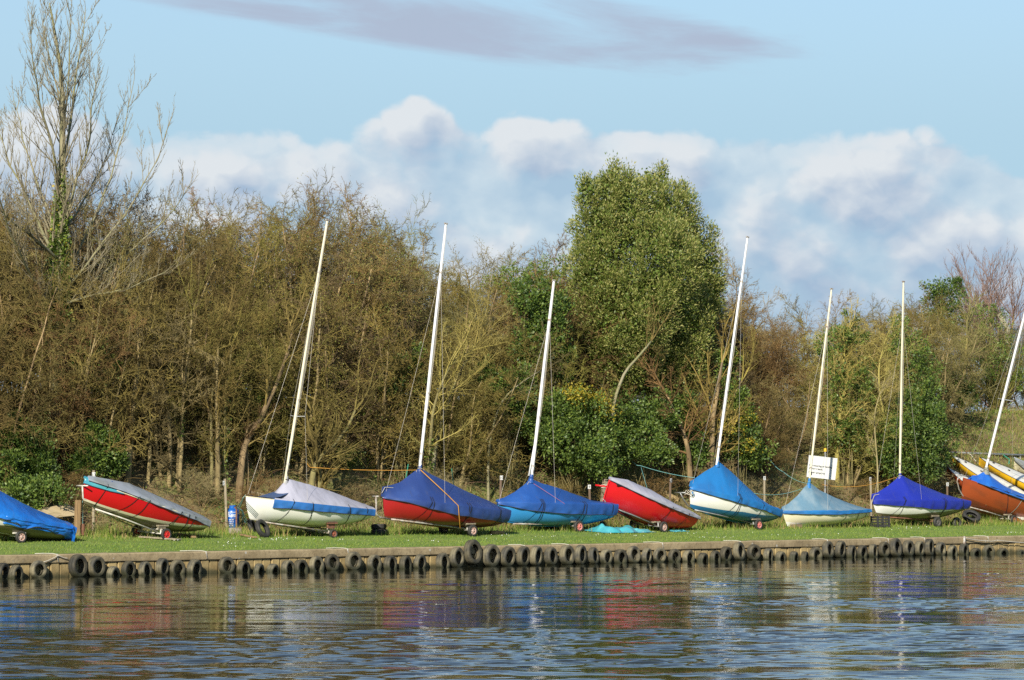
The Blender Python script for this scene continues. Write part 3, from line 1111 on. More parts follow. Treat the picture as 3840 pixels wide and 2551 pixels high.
def add_mast(bt, root, base, top, m, r0=0.062, r1=0.045, shroud_u=0.40, hound=0.80, spreader=None, stays=True):
    r0, r1 = r0 * 0.88, r1 * 0.88
    a, b = bt.lpx(*base), bt.lpx(*top)
    a.y = b.y = 0
    a0 = a - (b - a).normalized() * 0.5
    mb = MB()
    n = 10
    mb.tube([a0.lerp(b, i / n) + Vector((0.02 * math.sin(i / n * 3.1), 0, 0)) for i in range(n + 1)], [r0 + (r1 - r0) * (i / n) ** 2 for i in range(n + 1)], 10)
    mast = mb.obj('mast', m, root, bt.off, smooth_angle=R(60))
    d = (b - a).normalized()
    for k in (0.05, 0.30, hound):
        c = a.lerp(b, k)
        MB().tube([c - d * 0.04, c + d * 0.04], r0 + 0.008, 10).obj('mast_band', steel_old, mast, bt.off)
    MB().cbox(b + d * 0.04, (0.16, 0.05, 0.06), 0.008).obj('masthead', steel_old, mast, bt.off)
    sd_ = Vector((0, r0 + 0.012, 0))
    for k_, q_ in ((0.02, 0.985), (0.03, 0.80)):
        MB().tube([a.lerp(b, k_) + sd_ + Vector((0.03, 0, 0)), a.lerp(b, 0.5) + sd_ * 1.3, a.lerp(b, q_) + sd_ * 0.8], 0.006, 4).obj('halyard', wire, mast, bt.off)
        sd_ = Vector((-r0 - 0.02, 0.01, 0))
    MB().box(a.lerp(b, 0.02) + Vector((0, r0 + 0.015, 0)), (0.03, 0.04, 0.14)).obj('cleat', webbing, mast, bt.off)
    ps = []
    h = a.lerp(b, hound)
    if spreader:
        c = bt.lpx(*spreader)
        c.y = 0
        sp = MB()
        for sg in (1, -1):
            q = c + Vector((-0.12, sg * 0.42, 0.03))
            sp.tube([c, q], 0.012, 6)
            ps.append((sg, q))
        sp.obj('spreader', alu, mast, bt.off)
    if stays:
        for sg in (1, -1):
            w = MB()
            q = bt.P(shroud_u, 1.0, sg, 0.01)
            mid = [p for s_, p in ps if s_ == sg]
            w.tube([h] + mid + [q], 0.0042, 4)
            w.obj('shroud', wire, root, bt.off)
        w = MB()
        w.tube([h, bt.P(0.01, 1.0) + Vector((0, 0, 0.08))], 0.0042, 4)
        w.obj('forestay', wire, root, bt.off)
    return a, b


def add_collar(bt, root, peak, top, m, r=0.085, tie=None):
    """sleeve of the cover gathered round the mast"""
    a, b = bt.lpx(*peak), bt.lpx(*top)
    a.y = b.y = 0
    mb = MB()
    n = 8
    pts, rad = [], []
    for i in range(n + 1):
        k = i / n
        pts.append(a.lerp(b, k))
        rad.append(r * (1.5 - 0.75 * min(1, k * 1.6)) * (1 + 0.10 * math.sin(i * 2.3)))
    mb.tube(pts, rad, 12, cap=False)
    o = mb.obj('mast_sleeve', m, root, bt.off, smooth_all=True)
    t = MB()
    c = a.lerp(b, 0.62)
    t.tube([c + Vector((math.cos(q) * r * 0.95, math.sin(q) * r * 0.95, 0.015 * math.sin(q * 2))) for q in [i * math.pi / 6 for i in range(13)]], 0.012, 5)
    t.obj('tie', tie or rope_white, o, bt.off)


def rope_obj(name, pts, r, m, parent=None, off=None):
    return MB().tube(pts, r, 5).obj(name, m, parent, off, smooth_all=True)


WHEEL = {}


def wheel(root, loc, axis, r, w, hub, off):
    """pneumatic trolley wheel: tyre with a spoked plastic rim"""
    key = (round(r, 3), round(w, 3))
    if key not in WHEEL:
        ri = r * 0.60
        t = MB().lathe([(ri, -w * 0.36), (ri + 0.01, -w * 0.46), (r * 0.86, -w * 0.5), (r * 0.97, -w * 0.36), (r, -w * 0.14), (r, w * 0.14), (r * 0.97, w * 0.36),
                        (r * 0.86, w * 0.5), (ri + 0.01, w * 0.46), (ri, w * 0.36)], 28, closed=True)
        tm = t.obj('x', rubber, smooth_angle=R(45))
        h = MB()
        h.lathe([(ri * 0.86, -w * 0.34), (ri * 1.01, -w * 0.40), (ri * 1.01, w * 0.40), (ri * 0.86, w * 0.34)], 28, closed=True)
        for k in range(6):
            a = k * math.pi / 3
            h.box((math.cos(a) * ri * 0.52, math.sin(a) * ri * 0.52, 0), (ri * 0.80, ri * 0.24, w * 0.60), Matrix.Rotation(a, 3, 'Z'))
        h.lathe([(0.0, w * 0.46), (ri * 0.24, w * 0.46), (ri * 0.30, w * 0.40), (ri * 0.30, -w * 0.40), (ri * 0.24, -w * 0.46), (0.0, -w * 0.46)], 14)
        hm = h.obj('x', hub, smooth_angle=R(35))
        WHEEL[key] = (tm.data, hm.data)
        bpy.data.objects.remove(tm)
        bpy.data.objects.remove(hm)
    td, hd = WHEEL[key]
    o = link(bpy.data.objects.new('wheel', td), root)
    o.location = Vector(loc) - off
    o.rotation_euler = Vector(axis).to_track_quat('Z', 'Y').to_euler()
    h = link(bpy.data.objects.new('rim', hd), o)
    h.material_slots[0].link = 'OBJECT'
    h.material_slots[0].material = hub
    return o


def trolley(bt, label, wpx, track=1.50, r=0.20, w=0.10, hub=hub_red, frame=galv, handle=(), rail_r=0.026, tbar=0.0, chock=timber_grey, wheels=(1, -1), beam_u=(0.12,), far_hub=None, rails=0.36):
    """launching trolley under a boat; wpx: column of the river-side wheel"""
    yh = Vector((bt.side.x, bt.side.y, 0)).normalized()
    xh = Vector((bt.x.x, bt.x.y, 0)).normalized()
    P = plane_pt(wpx, HOR, bt.bow + yh * track / 2, yh)
    c = Vector((P.x, P.y, 0)) - yh * track / 2
    def gz(p): return zg(*st_of(p))
    ends = [c + yh * track / 2 * sg for sg in (1, -1)]
    for e_ in ends: e_.z = gz(e_) + r - 0.015
    c.z = (ends[0].z + ends[1].z) / 2
    root = empty('launching_trolley', Vector((c.x, c.y, gz(c))), label, 'trolley', 'launching trolleys under the boats')
    off = root.location.copy()
    for sg, e_ in zip((1, -1), ends):
        if sg in wheels:
            wheel(root, e_, yh * sg, r, w, hub if sg == 1 else (far_hub or hub), off)
    ax = MB()
    ax.tube([ends[0], ends[1]], 0.022, 8)
    up = Vector((0, 0, 0.14))
    ax.tube([ends[0].lerp(ends[1], 0.14) + up, ends[0].lerp(ends[1], 0.86) + up], 0.024, 8)
    for k in (0.18, 0.5, 0.82):
        p = ends[0].lerp(ends[1], k)
        ax.box(p + up / 2, (0.05, 0.05, 0.14))
    ax.obj('axle', frame, root, off)
    # rails to the bow
    lu = -bt.local(c).x / bt.L
    foot = bt.world(bt.P(beam_u[0], 0.0) + Vector((0, 0, -0.04)))
    hp = [bt.world(bt.lpx(*h)) for h in handle]
    for sg in (1, -1):
        a = c + yh * rails * sg + Vector((0, 0, 0.03))
        mid = a.lerp(foot, 0.55) + yh * 0.10 * sg
        rl = MB().tube([a, mid, foot], rail_r, 8)
        rl.obj('rail', frame, root, off, smooth_all=True)
    if hp:
        hb = MB().tube([foot] + hp, rail_r * 1.05, 8)
        if tbar:
            hb.tube([hp[-1] - yh * tbar / 2, hp[-1] + yh * tbar / 2], rail_r * 0.9, 8)
        hb.obj('handle', frame, root, off, smooth_all=True)
    # padded chocks holding the bilges
    for sg in (1, -1):
        hull_p = bt.world(bt.P(min(0.98, max(0.02, lu)), 0.42, sg, 0.0))
        a = c + yh * 0.5 * sg + up
        ck = MB()
        d = hull_p - a
        rot = Matrix((xh, yh, Vector((0, 0, 1)))).transposed()
        ck.box(a + d * 0.5, (0.30, 0.08, max(0.05, abs(d.z))), rot)
        ck.box(hull_p - Vector((0, 0, 0.02)), (0.42, 0.14, 0.05), rot)
        ck.obj('chock', chock, root, off)
    return root


def boat_root(bt, label, group='dinghies laid up along the river bank', name='sailing_dinghy'):
    return empty(name, None, label, 'dinghy', group, mat=bt.M)


def px_ridge(bt, pts):
    """pixels along the ridge of the cover to (u, height above the sheer line)"""
    out = []
    for p in pts:
        l = bt.lpx(*p)
        u = -l.x / bt.L
        out.append((u, l.z - bt.zs(max(0, min(1, u)))))
    return sorted(out)


# --- 1: white dinghy under the blue polythene sheet, cut by the left edge
b = Boat(60, 5.3, 42, (-265, 1868), (232, 1978), 1.7, Db=0.70, Dm=0.66, Ds=0.42)
rt = boat_root(b, 'white dinghy wrapped in crumpled shiny blue polythene at the left edge')
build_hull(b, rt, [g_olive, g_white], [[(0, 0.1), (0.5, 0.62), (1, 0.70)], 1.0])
rg = px_ridge(b, [(-265, 1850), (-90, 1770), (0, 1845), (60, 1878), (130, 1912), (200, 1940), (232, 1955)])
dr = [(0, 0.2), (0.5, 0.22), (0.62, 0.30), (0.75, 0.22), (1.02, 0.42)]
build_cover(b, rt, [c_tarp], rg, dr, e=0.85, wr=0.055, seed=3, edge_wave=0.12, u1=1.03)
fl = MB()
rows = []
for i in range(15):
    k = i / 14
    row = []
    for j in range(13):
        q = j / 12
        y = (q * 2 - 1) * (b.hb(1) + 0.12) * (1 - 0.15 * k)
        n_ = noise.noise(Vector((q * 5, k * 4, 2.0)))
        row.append(Vector((-b.L - 0.05 - 0.22 * math.sin(k * 2.2) + 0.10 * n_ + (0.3 * (q - 0.5)), y + 0.05 * noise.noise(Vector((q * 6, k * 6, 8))), 0.06 - 0.80 * k + 0.08 * noise.noise(Vector((q * 4, 1, k))))))
    rows.append(row)
fl.grid(rows)
fl.obj('cover_flap', c_tarp, rt, b.off, smooth_all=True)
mb = MB()
for k in range(3):
    pts = []
    for i in range(22):
        u = 0.46 + 0.54 * i / 21
        pp = b.P(u, 0.86 - 0.12 * k, 1, 0.05)
        pts.append(pp + Vector((0, 0.03 * noise.noise(Vector((u * 20, k, 0))), 0.04 * noise.noise(Vector((u * 13, k, 4))) + 0.05)))
    mb.tube(pts, [0.035 + 0.022 * noise.noise(Vector((i * 0.6, k, 1))) for i in range(22)], 8)
mb.obj('cover_fold', c_tarp, rt, b.off, smooth_all=True)
trolley(b, 'trolley with faded pink wheel under the blue polythene wrapped dinghy', 80, r=0.20, hub=hub_pale, frame=white_steel, chock=white_steel)

# --- 2: red dinghy with the cream band
b = Boat(540, 5.5, 43, (318, 1796), (748, 1950), 1.62, Db=0.72, Dm=0.84, Ds=0.36, transom=0.70, sag=0.03, rake=0.2, roll=-0.10)
rt = boat_root(b, 'red dinghy with cream stripe and grey cover, bow raised on red wheels')
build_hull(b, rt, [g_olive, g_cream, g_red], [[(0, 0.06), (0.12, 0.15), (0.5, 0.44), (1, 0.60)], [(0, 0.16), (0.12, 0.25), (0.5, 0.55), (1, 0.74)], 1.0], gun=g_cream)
rg = [(-0.02, 0.08), (0.15, 0.22), (0.35, 0.36), (0.6, 0.30), (0.85, 0.22), (1.02, 0.14)]
dr = [(0, 0.05), (0.25, 0.03), (0.45, 0.08), (0.62, 0.12), (0.9, 0.14), (1.02, 0.20)]
build_cover(b, rt, [c_greyblue], rg, dr, e=0.8, wr=0.03, seed=8, edge_wave=0.10, u0=0.02)
dr2 = [(0, 0.16), (0.16, 0.15), (0.30, 0.05), (1, 0.0)]
build_cover(b, rt, [c_teal], [(0, 0.08), (0.3, 0.12)], dr2, e=0.8, wr=0.02, seed=2, u0=-0.01, u1=0.25, NU=24, out=0.010, name='under_sheet')
MB().tube([b.P(0.2 + 0.6 * i / 10, 0.965, 1, 0.016) for i in range(11)], 0.026, 6).obj('cream_strake', g_cream, rt, b.off)
for u, ln in ((0.14, -0.03), (0.36, -0.12), (0.44, -0.07), (0.72, -0.10), (0.79, 0.03), (0.85, 0.0)):
    strap(b, rt, u, rg, dr, 0.028, lean=ln)
bl = MB()
for i in range(5):
    bl.tube([b.world(Vector((-b.L * (0.20 + 0.018 * i) + 0.05 * noise.noise(Vector((i, j * .7, 3))), -0.1 + 0.08 * j, 0.19 + 0.05 * noise.noise(Vector((i, j, 1))))) ) for j in range(4)], 0.035, 6)
o_ = empty('plastic_bag', b.world((-b.L * 0.22, 0, 0.16)), 'crumpled blue plastic bag on the grey cover of the red dinghy', 'plastic bag')
bl.obj('bag', c_navy, o_, o_.location, smooth_all=True)
trolley(b, 'white framed trolley with bright red wheels under the red dinghy with cream stripe', 624, track=1.62, r=0.20, hub=hub_red, frame=white_steel, beam_u=(0.13,), handle=[(338, 1880), (311, 1870), (309, 1822)], tbar=0.62, chock=timber_grey)

# --- 3: white dinghy, lavender and blue cover
b = Boat(1130, 5.4, 40, (922, 1862), (1362, 1908), 1.72, Db=0.74, Dm=0.80, Ds=0.38, transom=0.70, sag=0.02, roll=-0.05)
rt = boat_root(b, 'white dinghy with mast under faded lavender cover with blue lower band')
build_hull(b, rt, [g_dull, g_white], [[(0, 0.01), (0.5, 0.20), (1, 0.1)], 1.0], gun=g_cream)
rg = px_ridge(b, [(1010, 1868), (1030, 1860), (1062, 1815), (1085, 1802), (1150, 1818), (1215, 1836), (1300, 1868), (1362, 1892)])
dr = [(0.12, 0.34), (0.2, 0.30), (0.35, 0.27), (0.62, 0.26), (0.8, 0.24), (1.02, 0.24)]
build_cover(b, rt, [c_lav, c_midblue], rg, dr, e=0.95, wr=0.043, u0=0.17, seed=12, fl=20, skirt_split=True)
fd = MB()
rows = []
for i in range(14):
    u = 0.03 + 0.33 * i / 13
    h = 0.02 + max(0, (u - 0.16) / 0.2) ** 1.2 * 0.52
    rows.append([Vector((-u * b.L, k * b.hb(u) * (0.98 if u < 0.2 else 0.98 - (u - 0.2) * 4.2), b.zs(u) + h * (1 - abs(k) * 0.25) + 0.03 + 0.02 * noise.noise(Vector((u * 20, k * 3, 0))))) for k in (-1, -0.5, 0, 0.5, 1)])
fd.grid(rows)
fd.obj('cover_flap', cloth('slate', (0.05, 0.09, 0.20), (0.08, 0.11, 0.18), 0.8), rt, b.off, smooth_all=True)
for u, ln in ((0.30, -0.06), (0.44, 0.02), (0.76, 0.03), (0.93, 0.0)):
    strap(b, rt, u, rg, dr, 0.026, lean=ln)
add_mast(b, rt, (1072, 1790), (1227, 830), alu_cream, 0.060, 0.045, spreader=(1106, 1562))
add_collar(b, rt, (1070, 1822), (1076, 1786), cloth('grey_rag', (0.30, 0.30, 0.31), (0.2, 0.2, 0.2)), 0.08, tie=webbing)
trolley(b, 'trolley with one rusty red wheel under the white dinghy with lavender cover', 1250, r=0.155, w=0.13, hub=hub_rust, frame=steel_old, chock=rusty, track=1.4)

# --- 4: dark red dinghy, purple-blue cover
b = Boat(1660, 5.0, 43, (1437, 1866), (1862, 1915), 1.78, Db=0.66, Dm=0.80, Ds=0.52, transom=0.78, sag=0.03, rake=0.12)
rt = boat_root(b, 'dark red dinghy with white mast and dull navy blue tent cover')
build_hull(b, rt, [g_brown, g_darkred], [[(0, 0.04), (0.5, 0.42), (1, 0.5)], 1.0], gun=g_white)
rg = px_ridge(b, [(1430, 1830), (1470, 1822), (1500, 1812), (1535, 1785), (1574, 1757), (1620, 1785), (1680, 1812), (1760, 1850), (1830, 1880), (1866, 1900)])
dr = [(0, 0.06), (0.15, 0.12), (0.3, 0.26), (0.5, 0.38), (0.75, 0.42), (1.02, 0.46)]
build_cover(b, rt, [c_navy], rg, dr, e=1.12, wr=0.035, seed=21)
for u, ln in ((0.30, -0.08), (0.315, 0.0), (0.60, 0.0), (0.62, -0.04), (0.90, 0.0)):
    strap(b, rt, u, rg, dr, 0.028, lean=ln)
a_, t_ = add_mast(b, rt, (1576, 1748), (1672, 843), alu_white, 0.064, 0.050)
add_collar(b, rt, (1572, 1780), (1577, 1744), c_navy, 0.085)
pk = b.lpx(1570, 1762)
rope_obj('tie_rope', [pk + Vector((0, 0.09, 0)), Vector((-b.L * 0.46, b.hb(0.46) * 0.72, 0.28)), Vector((-b.L * 0.50, b.hb(0.5) + 0.06, -0.05)), Vector((-b.L * 0.53, b.hb(0.5) + 0.06, -0.85))], 0.016, rope_orange, rt, b.off)
rope_obj('bow_rope', [pk + Vector((0.10, 0.02, -0.02))] + [b.lpx(*p) + Vector((0, 0.05, 0)) for p in ((1550, 1795), (1510, 1822), (1475, 1830), (1440, 1828), (1428, 1850))], 0.011, rope_white, rt, b.off)
trolley(b, 'galvanised trolley with upright bow post and pale wheel under the dark red dinghy', 1772, track=1.55, r=0.215, w=0.125, hub=hub_pale, frame=steel_old, beam_u=(0.06,), handle=[(1424, 1940), (1411, 1928), (1410, 1862)], tbar=0.34, rail_r=0.032)

# --- 5: sky blue dinghy
b = Boat(2080, 6.1, 40, (1866, 1885), (2268, 1893), 1.72, Db=0.66, Dm=0.84, Ds=0.56, transom=0.80, sag=-0.01)
rt = boat_root(b, 'bright sky blue dinghy with white mast and royal blue tent cover')
build_hull(b, rt, [g_blue, g_sky], [0.10, 1.0])
rg = px_ridge(b, [(1862, 1876), (1890, 1870), (1930, 1848), (1960, 1825), (1992, 1798), (2030, 1815), (2090, 1832), (2160, 1858), (2220, 1880), (2275, 1885)])
dr = [(0, 0.10), (0.2, 0.30), (0.5, 0.42), (0.75, 0.42), (1.02, 0.42)]
build_cover(b, rt, [c_royal], rg, dr, e=1.2, wr=0.032, seed=33)
for u, ln in ((0.29, -0.09), (0.30, 0.0), (0.31, 0.01), (0.66, -0.05), (0.68, 0.0), (0.95, 0.0)):
    strap(b, rt, u, rg, dr, 0.026, lean=ln)
add_mast(b, rt, (1995, 1785), (2077, 1056), alu_white, 0.070, 0.055)
sp = MB().tube([b.lpx(1991, 1785) + Vector((0.10, 0, 0)), b.lpx(2016, 1640) + Vector((0.08, 0, 0))], 0.035, 8)
sp.obj('boom', alu_white, rt, b.off, smooth_all=True)
add_collar(b, rt, (1990, 1812), (1993, 1780), c_royal, 0.10, tie=c_royal)
pk = b.lpx(1988, 1800)
rope_obj('bow_rope', [pk + Vector((0.08, 0.05, -0.05))] + [b.lpx(*p) + Vector((0, 0.05, 0)) for p in ((1965, 1832), (1925, 1860), (1880, 1876))], 0.011, rope_white, rt, b.off)
rope_obj('tie_rope', [pk + Vector((-0.02, 0.09, -0.1)), b.P(0.47, 1.0, 1, 0.05), b.P(0.485, 0.25, 1, 0.05), b.P(0.49, 0.0, 1, 0.1)], 0.008, mat('pink_line', (0.34, 0.12, 0.16), 0.7), rt, b.off)
trolley(b, 'trolley with coral pink wheel under the sky blue dinghy', 2170, track=1.62, r=0.225, w=0.12, hub=hub_pink, frame=steel_old)

# --- 6: scarlet dinghy
b = Boat(2440, 5.5, 47, (2286, 1800), (2578, 1925), 1.62, Db=0.84, Dm=1.02, Ds=0.58, transom=0.80, sag=0.05, rake=0.10, full=0.35, roll=-0.24)
rt = boat_root(b, 'plain scarlet dinghy with flat lavender grey cover tied to a timber post')
build_hull(b, rt, [g_darkred, g_scarlet], [[(0, 0.05), (0.5, 0.40), (1, 0.3)], 1.0])
rg = [(-0.02, 0.08), (0.2, 0.28), (0.5, 0.30), (0.8, 0.16), (1.02, 0.10)]
dr = [(0, 0.03), (0.3, 0.08), (0.6, 0.10), (1.02, 0.10)]
build_cover(b, rt, [c_lav], rg, dr, e=0.55, wr=0.032, seed=40)
for u, ln in ((0.62, -0.08), (0.84, -0.04)):
    strap(b, rt, u, rg, dr, 0.020, lean=ln, m=mat('dark_cord', (0.08, 0.012, 0.012), 0.7))
st = MB().tube([b.P(0.0 + 0.002, v) + Vector((0.02, 0, 0)) for v in [k / 10 for k in range(11)]], 0.028, 8)
st.obj('stem_band', g_scarlet, rt, b.off, smooth_all=True)
MB().box(b.P(0.07, 1.0, 1) + Vector((0, 0.04, -0.05)), (0.30, 0.05, 0.04)).obj('cleat', webbing, rt, b.off)
trolley(b, 'plain steel trolley with pale wheel under the scarlet dinghy', 2488, track=1.5, r=0.215, w=0.115, hub=hub_pale, frame=galv, beam_u=(0.08,), handle=[(2262, 1872)])

# --- 7: white dinghy with blue waterline band
b = Boat(2750, 6.0, 45, (2590, 1828), (2890, 1915), 1.62, Db=0.76, Dm=0.84, Ds=0.40, transom=0.70, sag=0.02, rake=0.12)
rt = boat_root(b, 'white dinghy with blue underside and tall azure tent cover, bow raised')
build_hull(b, rt, [g_blue, g_white], [[(0, 0.16), (0.12, 0.26), (0.5, 0.60), (1, 0.66)], 1.0])
rg = px_ridge(b, [(2576, 1812), (2600, 1800), (2640, 1772), (2672, 1755), (2700, 1737), (2730, 1762), (2780, 1808), (2840, 1865), (2890, 1905)])
dr = [(0, 0.12), (0.2, 0.20), (0.5, 0.26), (0.8, 0.26), (1.02, 0.30)]
build_cover(b, rt, [c_azure], rg, dr, e=1.12, wr=0.038, seed=52)
for u, ln in ((0.42, -0.10), (0.43, 0.0), (0.44, 0.02), (0.72, -0.08)):
    strap(b, rt, u, rg, dr, 0.022, lean=ln)
add_mast(b, rt, (2691, 1720), (2803, 893), alu_white, 0.060, 0.042)
add_collar(b, rt, (2689, 1752), (2693, 1714), c_azure, 0.07)
rope_obj('bow_rope', [b.P(0.0, 0.9) + Vector((0.05 + 0.10 * math.cos(q * 1.1), 0.16 * math.sin(q), -0.05 - 0.18 * abs(math.sin(q * 0.7)))) for q in [i * 0.5 for i in range(26)]], 0.014, rope_white, rt, b.off)
MB().box(b.P(0.02, 0.72, 1) + Vector((0.02, 0.03, 0)), (0.12, 0.02, 0.14)).obj('bow_patch', g_sky, rt, b.off)
trolley(b, 'trolley with red wheel and bow bar under the white and azure dinghy', 2844, track=1.5, r=0.215, w=0.115, hub=hub_pink, frame=galv, beam_u=(0.06,), handle=[(2580, 1898), (2562, 1872), (2551, 1848)], tbar=0.55)

# --- 8: white dinghy, pale teal cover, standing low
b = Boat(3090, 6.0, 40, (2936, 1918), (3228, 1912), 1.60, Db=0.60, Dm=0.60, Ds=0.34, transom=0.66, sag=0.03)
rt = boat_root(b, 'low white dinghy with pale faded teal tent cover in front of the notice')
build_hull(b, rt, [g_white, g_cream], [0.30, 1.0], gun=g_white)
rg = px_ridge(b, [(2930, 1905), (2955, 1893), (2990, 1862), (3015, 1832), (3036, 1812), (3075, 1842), (3130, 1868), (3190, 1892), (3232, 1905)])
dr = [(0, 0.12), (0.5, 0.16), (1.02, 0.12)]
build_cover(b, rt, [c_pale, c_azure], rg, dr, e=1.15, wr=0.023, seed=61, edge_wave=0.01)
for u, ln in ((0.64, -0.05), (0.80, 0.03), (0.93, 0.02)):
    strap(b, rt, u, rg, dr, 0.022, lean=ln, over=False)
add_mast(b, rt, (3037, 1790), (3118, 1087), alu_cream, 0.050, 0.038)
add_collar(b, rt, (3032, 1832), (3036, 1794), c_azure, 0.075, tie=rope_teal)
MB().tube([b.lpx(*p) for p in ((3032, 1824), (3000, 1856), (2960, 1900))], 0.03, 6).obj('cover_seam', c_midblue, rt, b.off)
for k, px in enumerate((2985, 3170)):
    p = on_ground(px, 6.0)
    bl = empty('timber_block', p, ('bow' if k == 0 else 'stern') + ' timber block under the low white dinghy', 'timber block')
    hz = b.world(b.P(0.2 if k == 0 else 0.8, 0.0)).z - p.z
    MB().cbox((0, 0, max(0.06, hz / 2)), (0.5, 0.22, max(0.12, hz)), 0.01).obj('block', timber_dark, bl)

# --- 9: white dinghy, ultramarine cover
b = Boat(3440, 5.9, 42, (3273, 1876), (3590, 1880), 1.70, Db=0.56, Dm=0.80, Ds=0.42, transom=0.80, sag=-0.02)
rt = boat_root(b, 'white dinghy with vivid ultramarine tent cover and slim upright mast')
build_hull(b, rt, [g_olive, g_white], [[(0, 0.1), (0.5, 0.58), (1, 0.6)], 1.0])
rg = px_ridge(b, [(3265, 1856), (3290, 1850), (3330, 1825), (3355, 1805), (3378, 1782), (3420, 1806), (3480, 1832), (3540, 1856), (3600, 1872)])
dr = [(0, 0.20), (0.3, 0.30), (0.6, 0.42), (1.02, 0.34)]
build_cover(b, rt, [c_ultra], rg, dr, e=1.1, wr=0.026, seed=70)
for u, ln in ((0.24, 0.0), (0.25, -0.10), (0.66, 0.0), (0.68, -0.04), (0.9, 0.0)):
    strap(b, rt, u, rg, dr, 0.026, lean=ln)
add_mast(b, rt, (3375, 1775), (3388, 1060), alu_cream, 0.054, 0.040)
add_collar(b, rt, (3376, 1800), (3375, 1775), c_ultra, 0.075)
pk = b.lpx(3373, 1788)
rope_obj('bow_rope', [pk + Vector((0.08, 0.04, 0))] + [b.lpx(*p) + Vector((0, 0.05, 0)) for p in ((3370, 1812), (3345, 1835), (3310, 1850), (3275, 1858), (3264, 1890), (3268, 1960))], 0.012, rope_white, rt, b.off)
trolley(b, 'dark trolley with black wheel under the white dinghy with ultramarine cover', 3514, track=1.5, r=0.225, w=0.13, hub=hub_dark, frame=rusty, beam_u=(0.10,), handle=[(3290, 1915)])

# --- 10: orange dinghy at the right edge
b = Boat(3760, 7.0, 44, (3612, 1792), (3930, 1905), 1.72, Db=1.02, Dm=1.16, Ds=0.6, transom=0.76, sag=0.06, rake=0.30, full=0.3, roll=-0.14)
rt = boat_root(b, 'rusty orange dinghy with torn bright blue cover and white mast, right edge')
build_hull(b, rt, [g_brown, g_orange], [[(0, 0.30), (0.5, 0.52), (1, 0.6)], 1.0], gun=g_orange)
rg = px_ridge(b, [(3635, 1785), (3665, 1785), (3697, 1768), (3720, 1792), (3760, 1822), (3800, 1842), (3930, 1885)])
dr = [(0.05, 0.03), (0.3, 0.10), (0.6, 0.12), (1, 0.1)]
build_cover(b, rt, [c_bright, c_bright], rg, dr, e=0.9, wr=0.041, u0=0.10, seed=81)
build_cover(b, rt, [c_lav], [(q_[0], q_[1] + 0.035) for q_ in rg], [(0.1, 0.0), (0.6, 0.0)], e=1.5, wr=0.02, u0=0.20, u1=0.58, seed=84, NU=30, out=0.012, name='mast_patch')
for u, ln, m_ in ((0.36, 0.14, webbing), (0.52, -0.08, rope_white), (0.80, -0.03, webbing)):
    strap(b, rt, u, rg, dr, 0.03, lean=ln, m=m_)
add_mast(b, rt, (3698, 1757), (3888, 1000), alu_white, 0.066, 0.055, spreader=(3764, 1499))
add_collar(b, rt, (3697, 1778), (3699, 1752), cloth('grey_sack', (0.22, 0.22, 0.17), (0.16, 0.15, 0.11)), 0.13)
trolley(b, 'trolley with curved bow tube under the rusty orange dinghy', 3800, track=1.5, r=0.19, w=0.12, hub=hub_rust, frame=steel_old, beam_u=(0.10,), handle=[(3620, 1875), (3596, 1835), (3589, 1805), (3596, 1782), (3640, 1788)])

# --- boats drawn up on the bank at the right
def bank_boat(label, bow, t, stern, B, hull_m, deck_m, Dm=0.42, cover=None, name='racing_dinghy'):
    bp = at(bow[0], bow[1], t)
    b = Boat(0, 0, -44.7, bow, stern, B, Db=0.42, Dm=Dm, Ds=0.25, transom=0.62, rake=0.10, sag=0.0, full=0.6, bowp=bp)
    rt = boat_root(b, label, 'dinghies drawn up on the bank by the rail', name)
    build_hull(b, rt, [hull_m, hull_m], [0.4, 1.0], deck=deck_m, gun=webbing)
    if cover is not None:
        build_cover(b, rt, [cover], [(0, 0.05), (0.4, 0.22), (1, 0.15)], [(0, 0.08), (1, 0.10)], e=0.8, wr=0.02, seed=5)
    else:
        c = MB()
        for k in (0.16, 0.34):
            c.box((-b.L * k, 0, 0.04), (0.10, 0.05, 0.04))
        c.obj('deck_fitting', webbing, rt, b.off)
        w = MB().lathe([(0.0, 0.012), (0.10, 0.012), (0.12, 0.0)], 16, Matrix.Translation((-b.L * 0.42, 0.16, 0.02)))
        w.obj('hatch', plate_white, rt, b.off)
        cp = MB()
        rows = []
        for i in range(9):
            u = 0.52 + 0.34 * i / 8
            rows.append([Vector((-u * b.L, k * 0.24, 0.045 - 0.10 * (1 - abs(k)) * (1 if 0 < i < 8 else 0))) for k in (-1, -0.6, 0, 0.6, 1)])
        cp.grid(rows)
        cp.obj('cockpit', g_cream, rt, b.off)
    return b


g_deck = gel('deck_white', (0.78, 0.76, 0.68), (0.66, 0.63, 0.52))
bank_boat('yellow dinghy with white deck on the bank, lower and nearer of two', (3568, 1706), 12.2, (3900, 1898), 1.48, g_yellow, g_deck, Dm=0.46)
bank_boat('yellow dinghy with white deck on the bank, further right of two', (3674, 1714), 12.0, (4000, 1872), 1.48, g_yellow, g_deck, Dm=0.46)
bank_boat('red dinghy with dirty white deck half hidden behind the orange boat bow', (3553, 1752), 10.6, (3850, 1950), 1.20, g_orange, g_deck, Dm=0.44)
bank_boat('pale dinghy with grey cover on the bank at the right edge', (3806, 1722), 12.0, (4120, 1890), 1.40, g_cream, g_cream, Dm=0.60, cover=c_greyblue)

# ------------------------------------------------------------------ small things on the bank
def gp(px, py, tmax=9.0):
    """ground point seen at a pixel"""
    lo, hi = 0.3, tmax
    for _ in range(40):
        m = (lo + hi) / 2
        p = on_ground(px, m)
        y = HOR + (CAM.z - p.z) / p.y * F
        if y > py: lo = m
        else: hi = m
    return on_ground(px, lo)


def ppm(p):
    return F / p.y


CAMF = Vector((1, 0, 0))


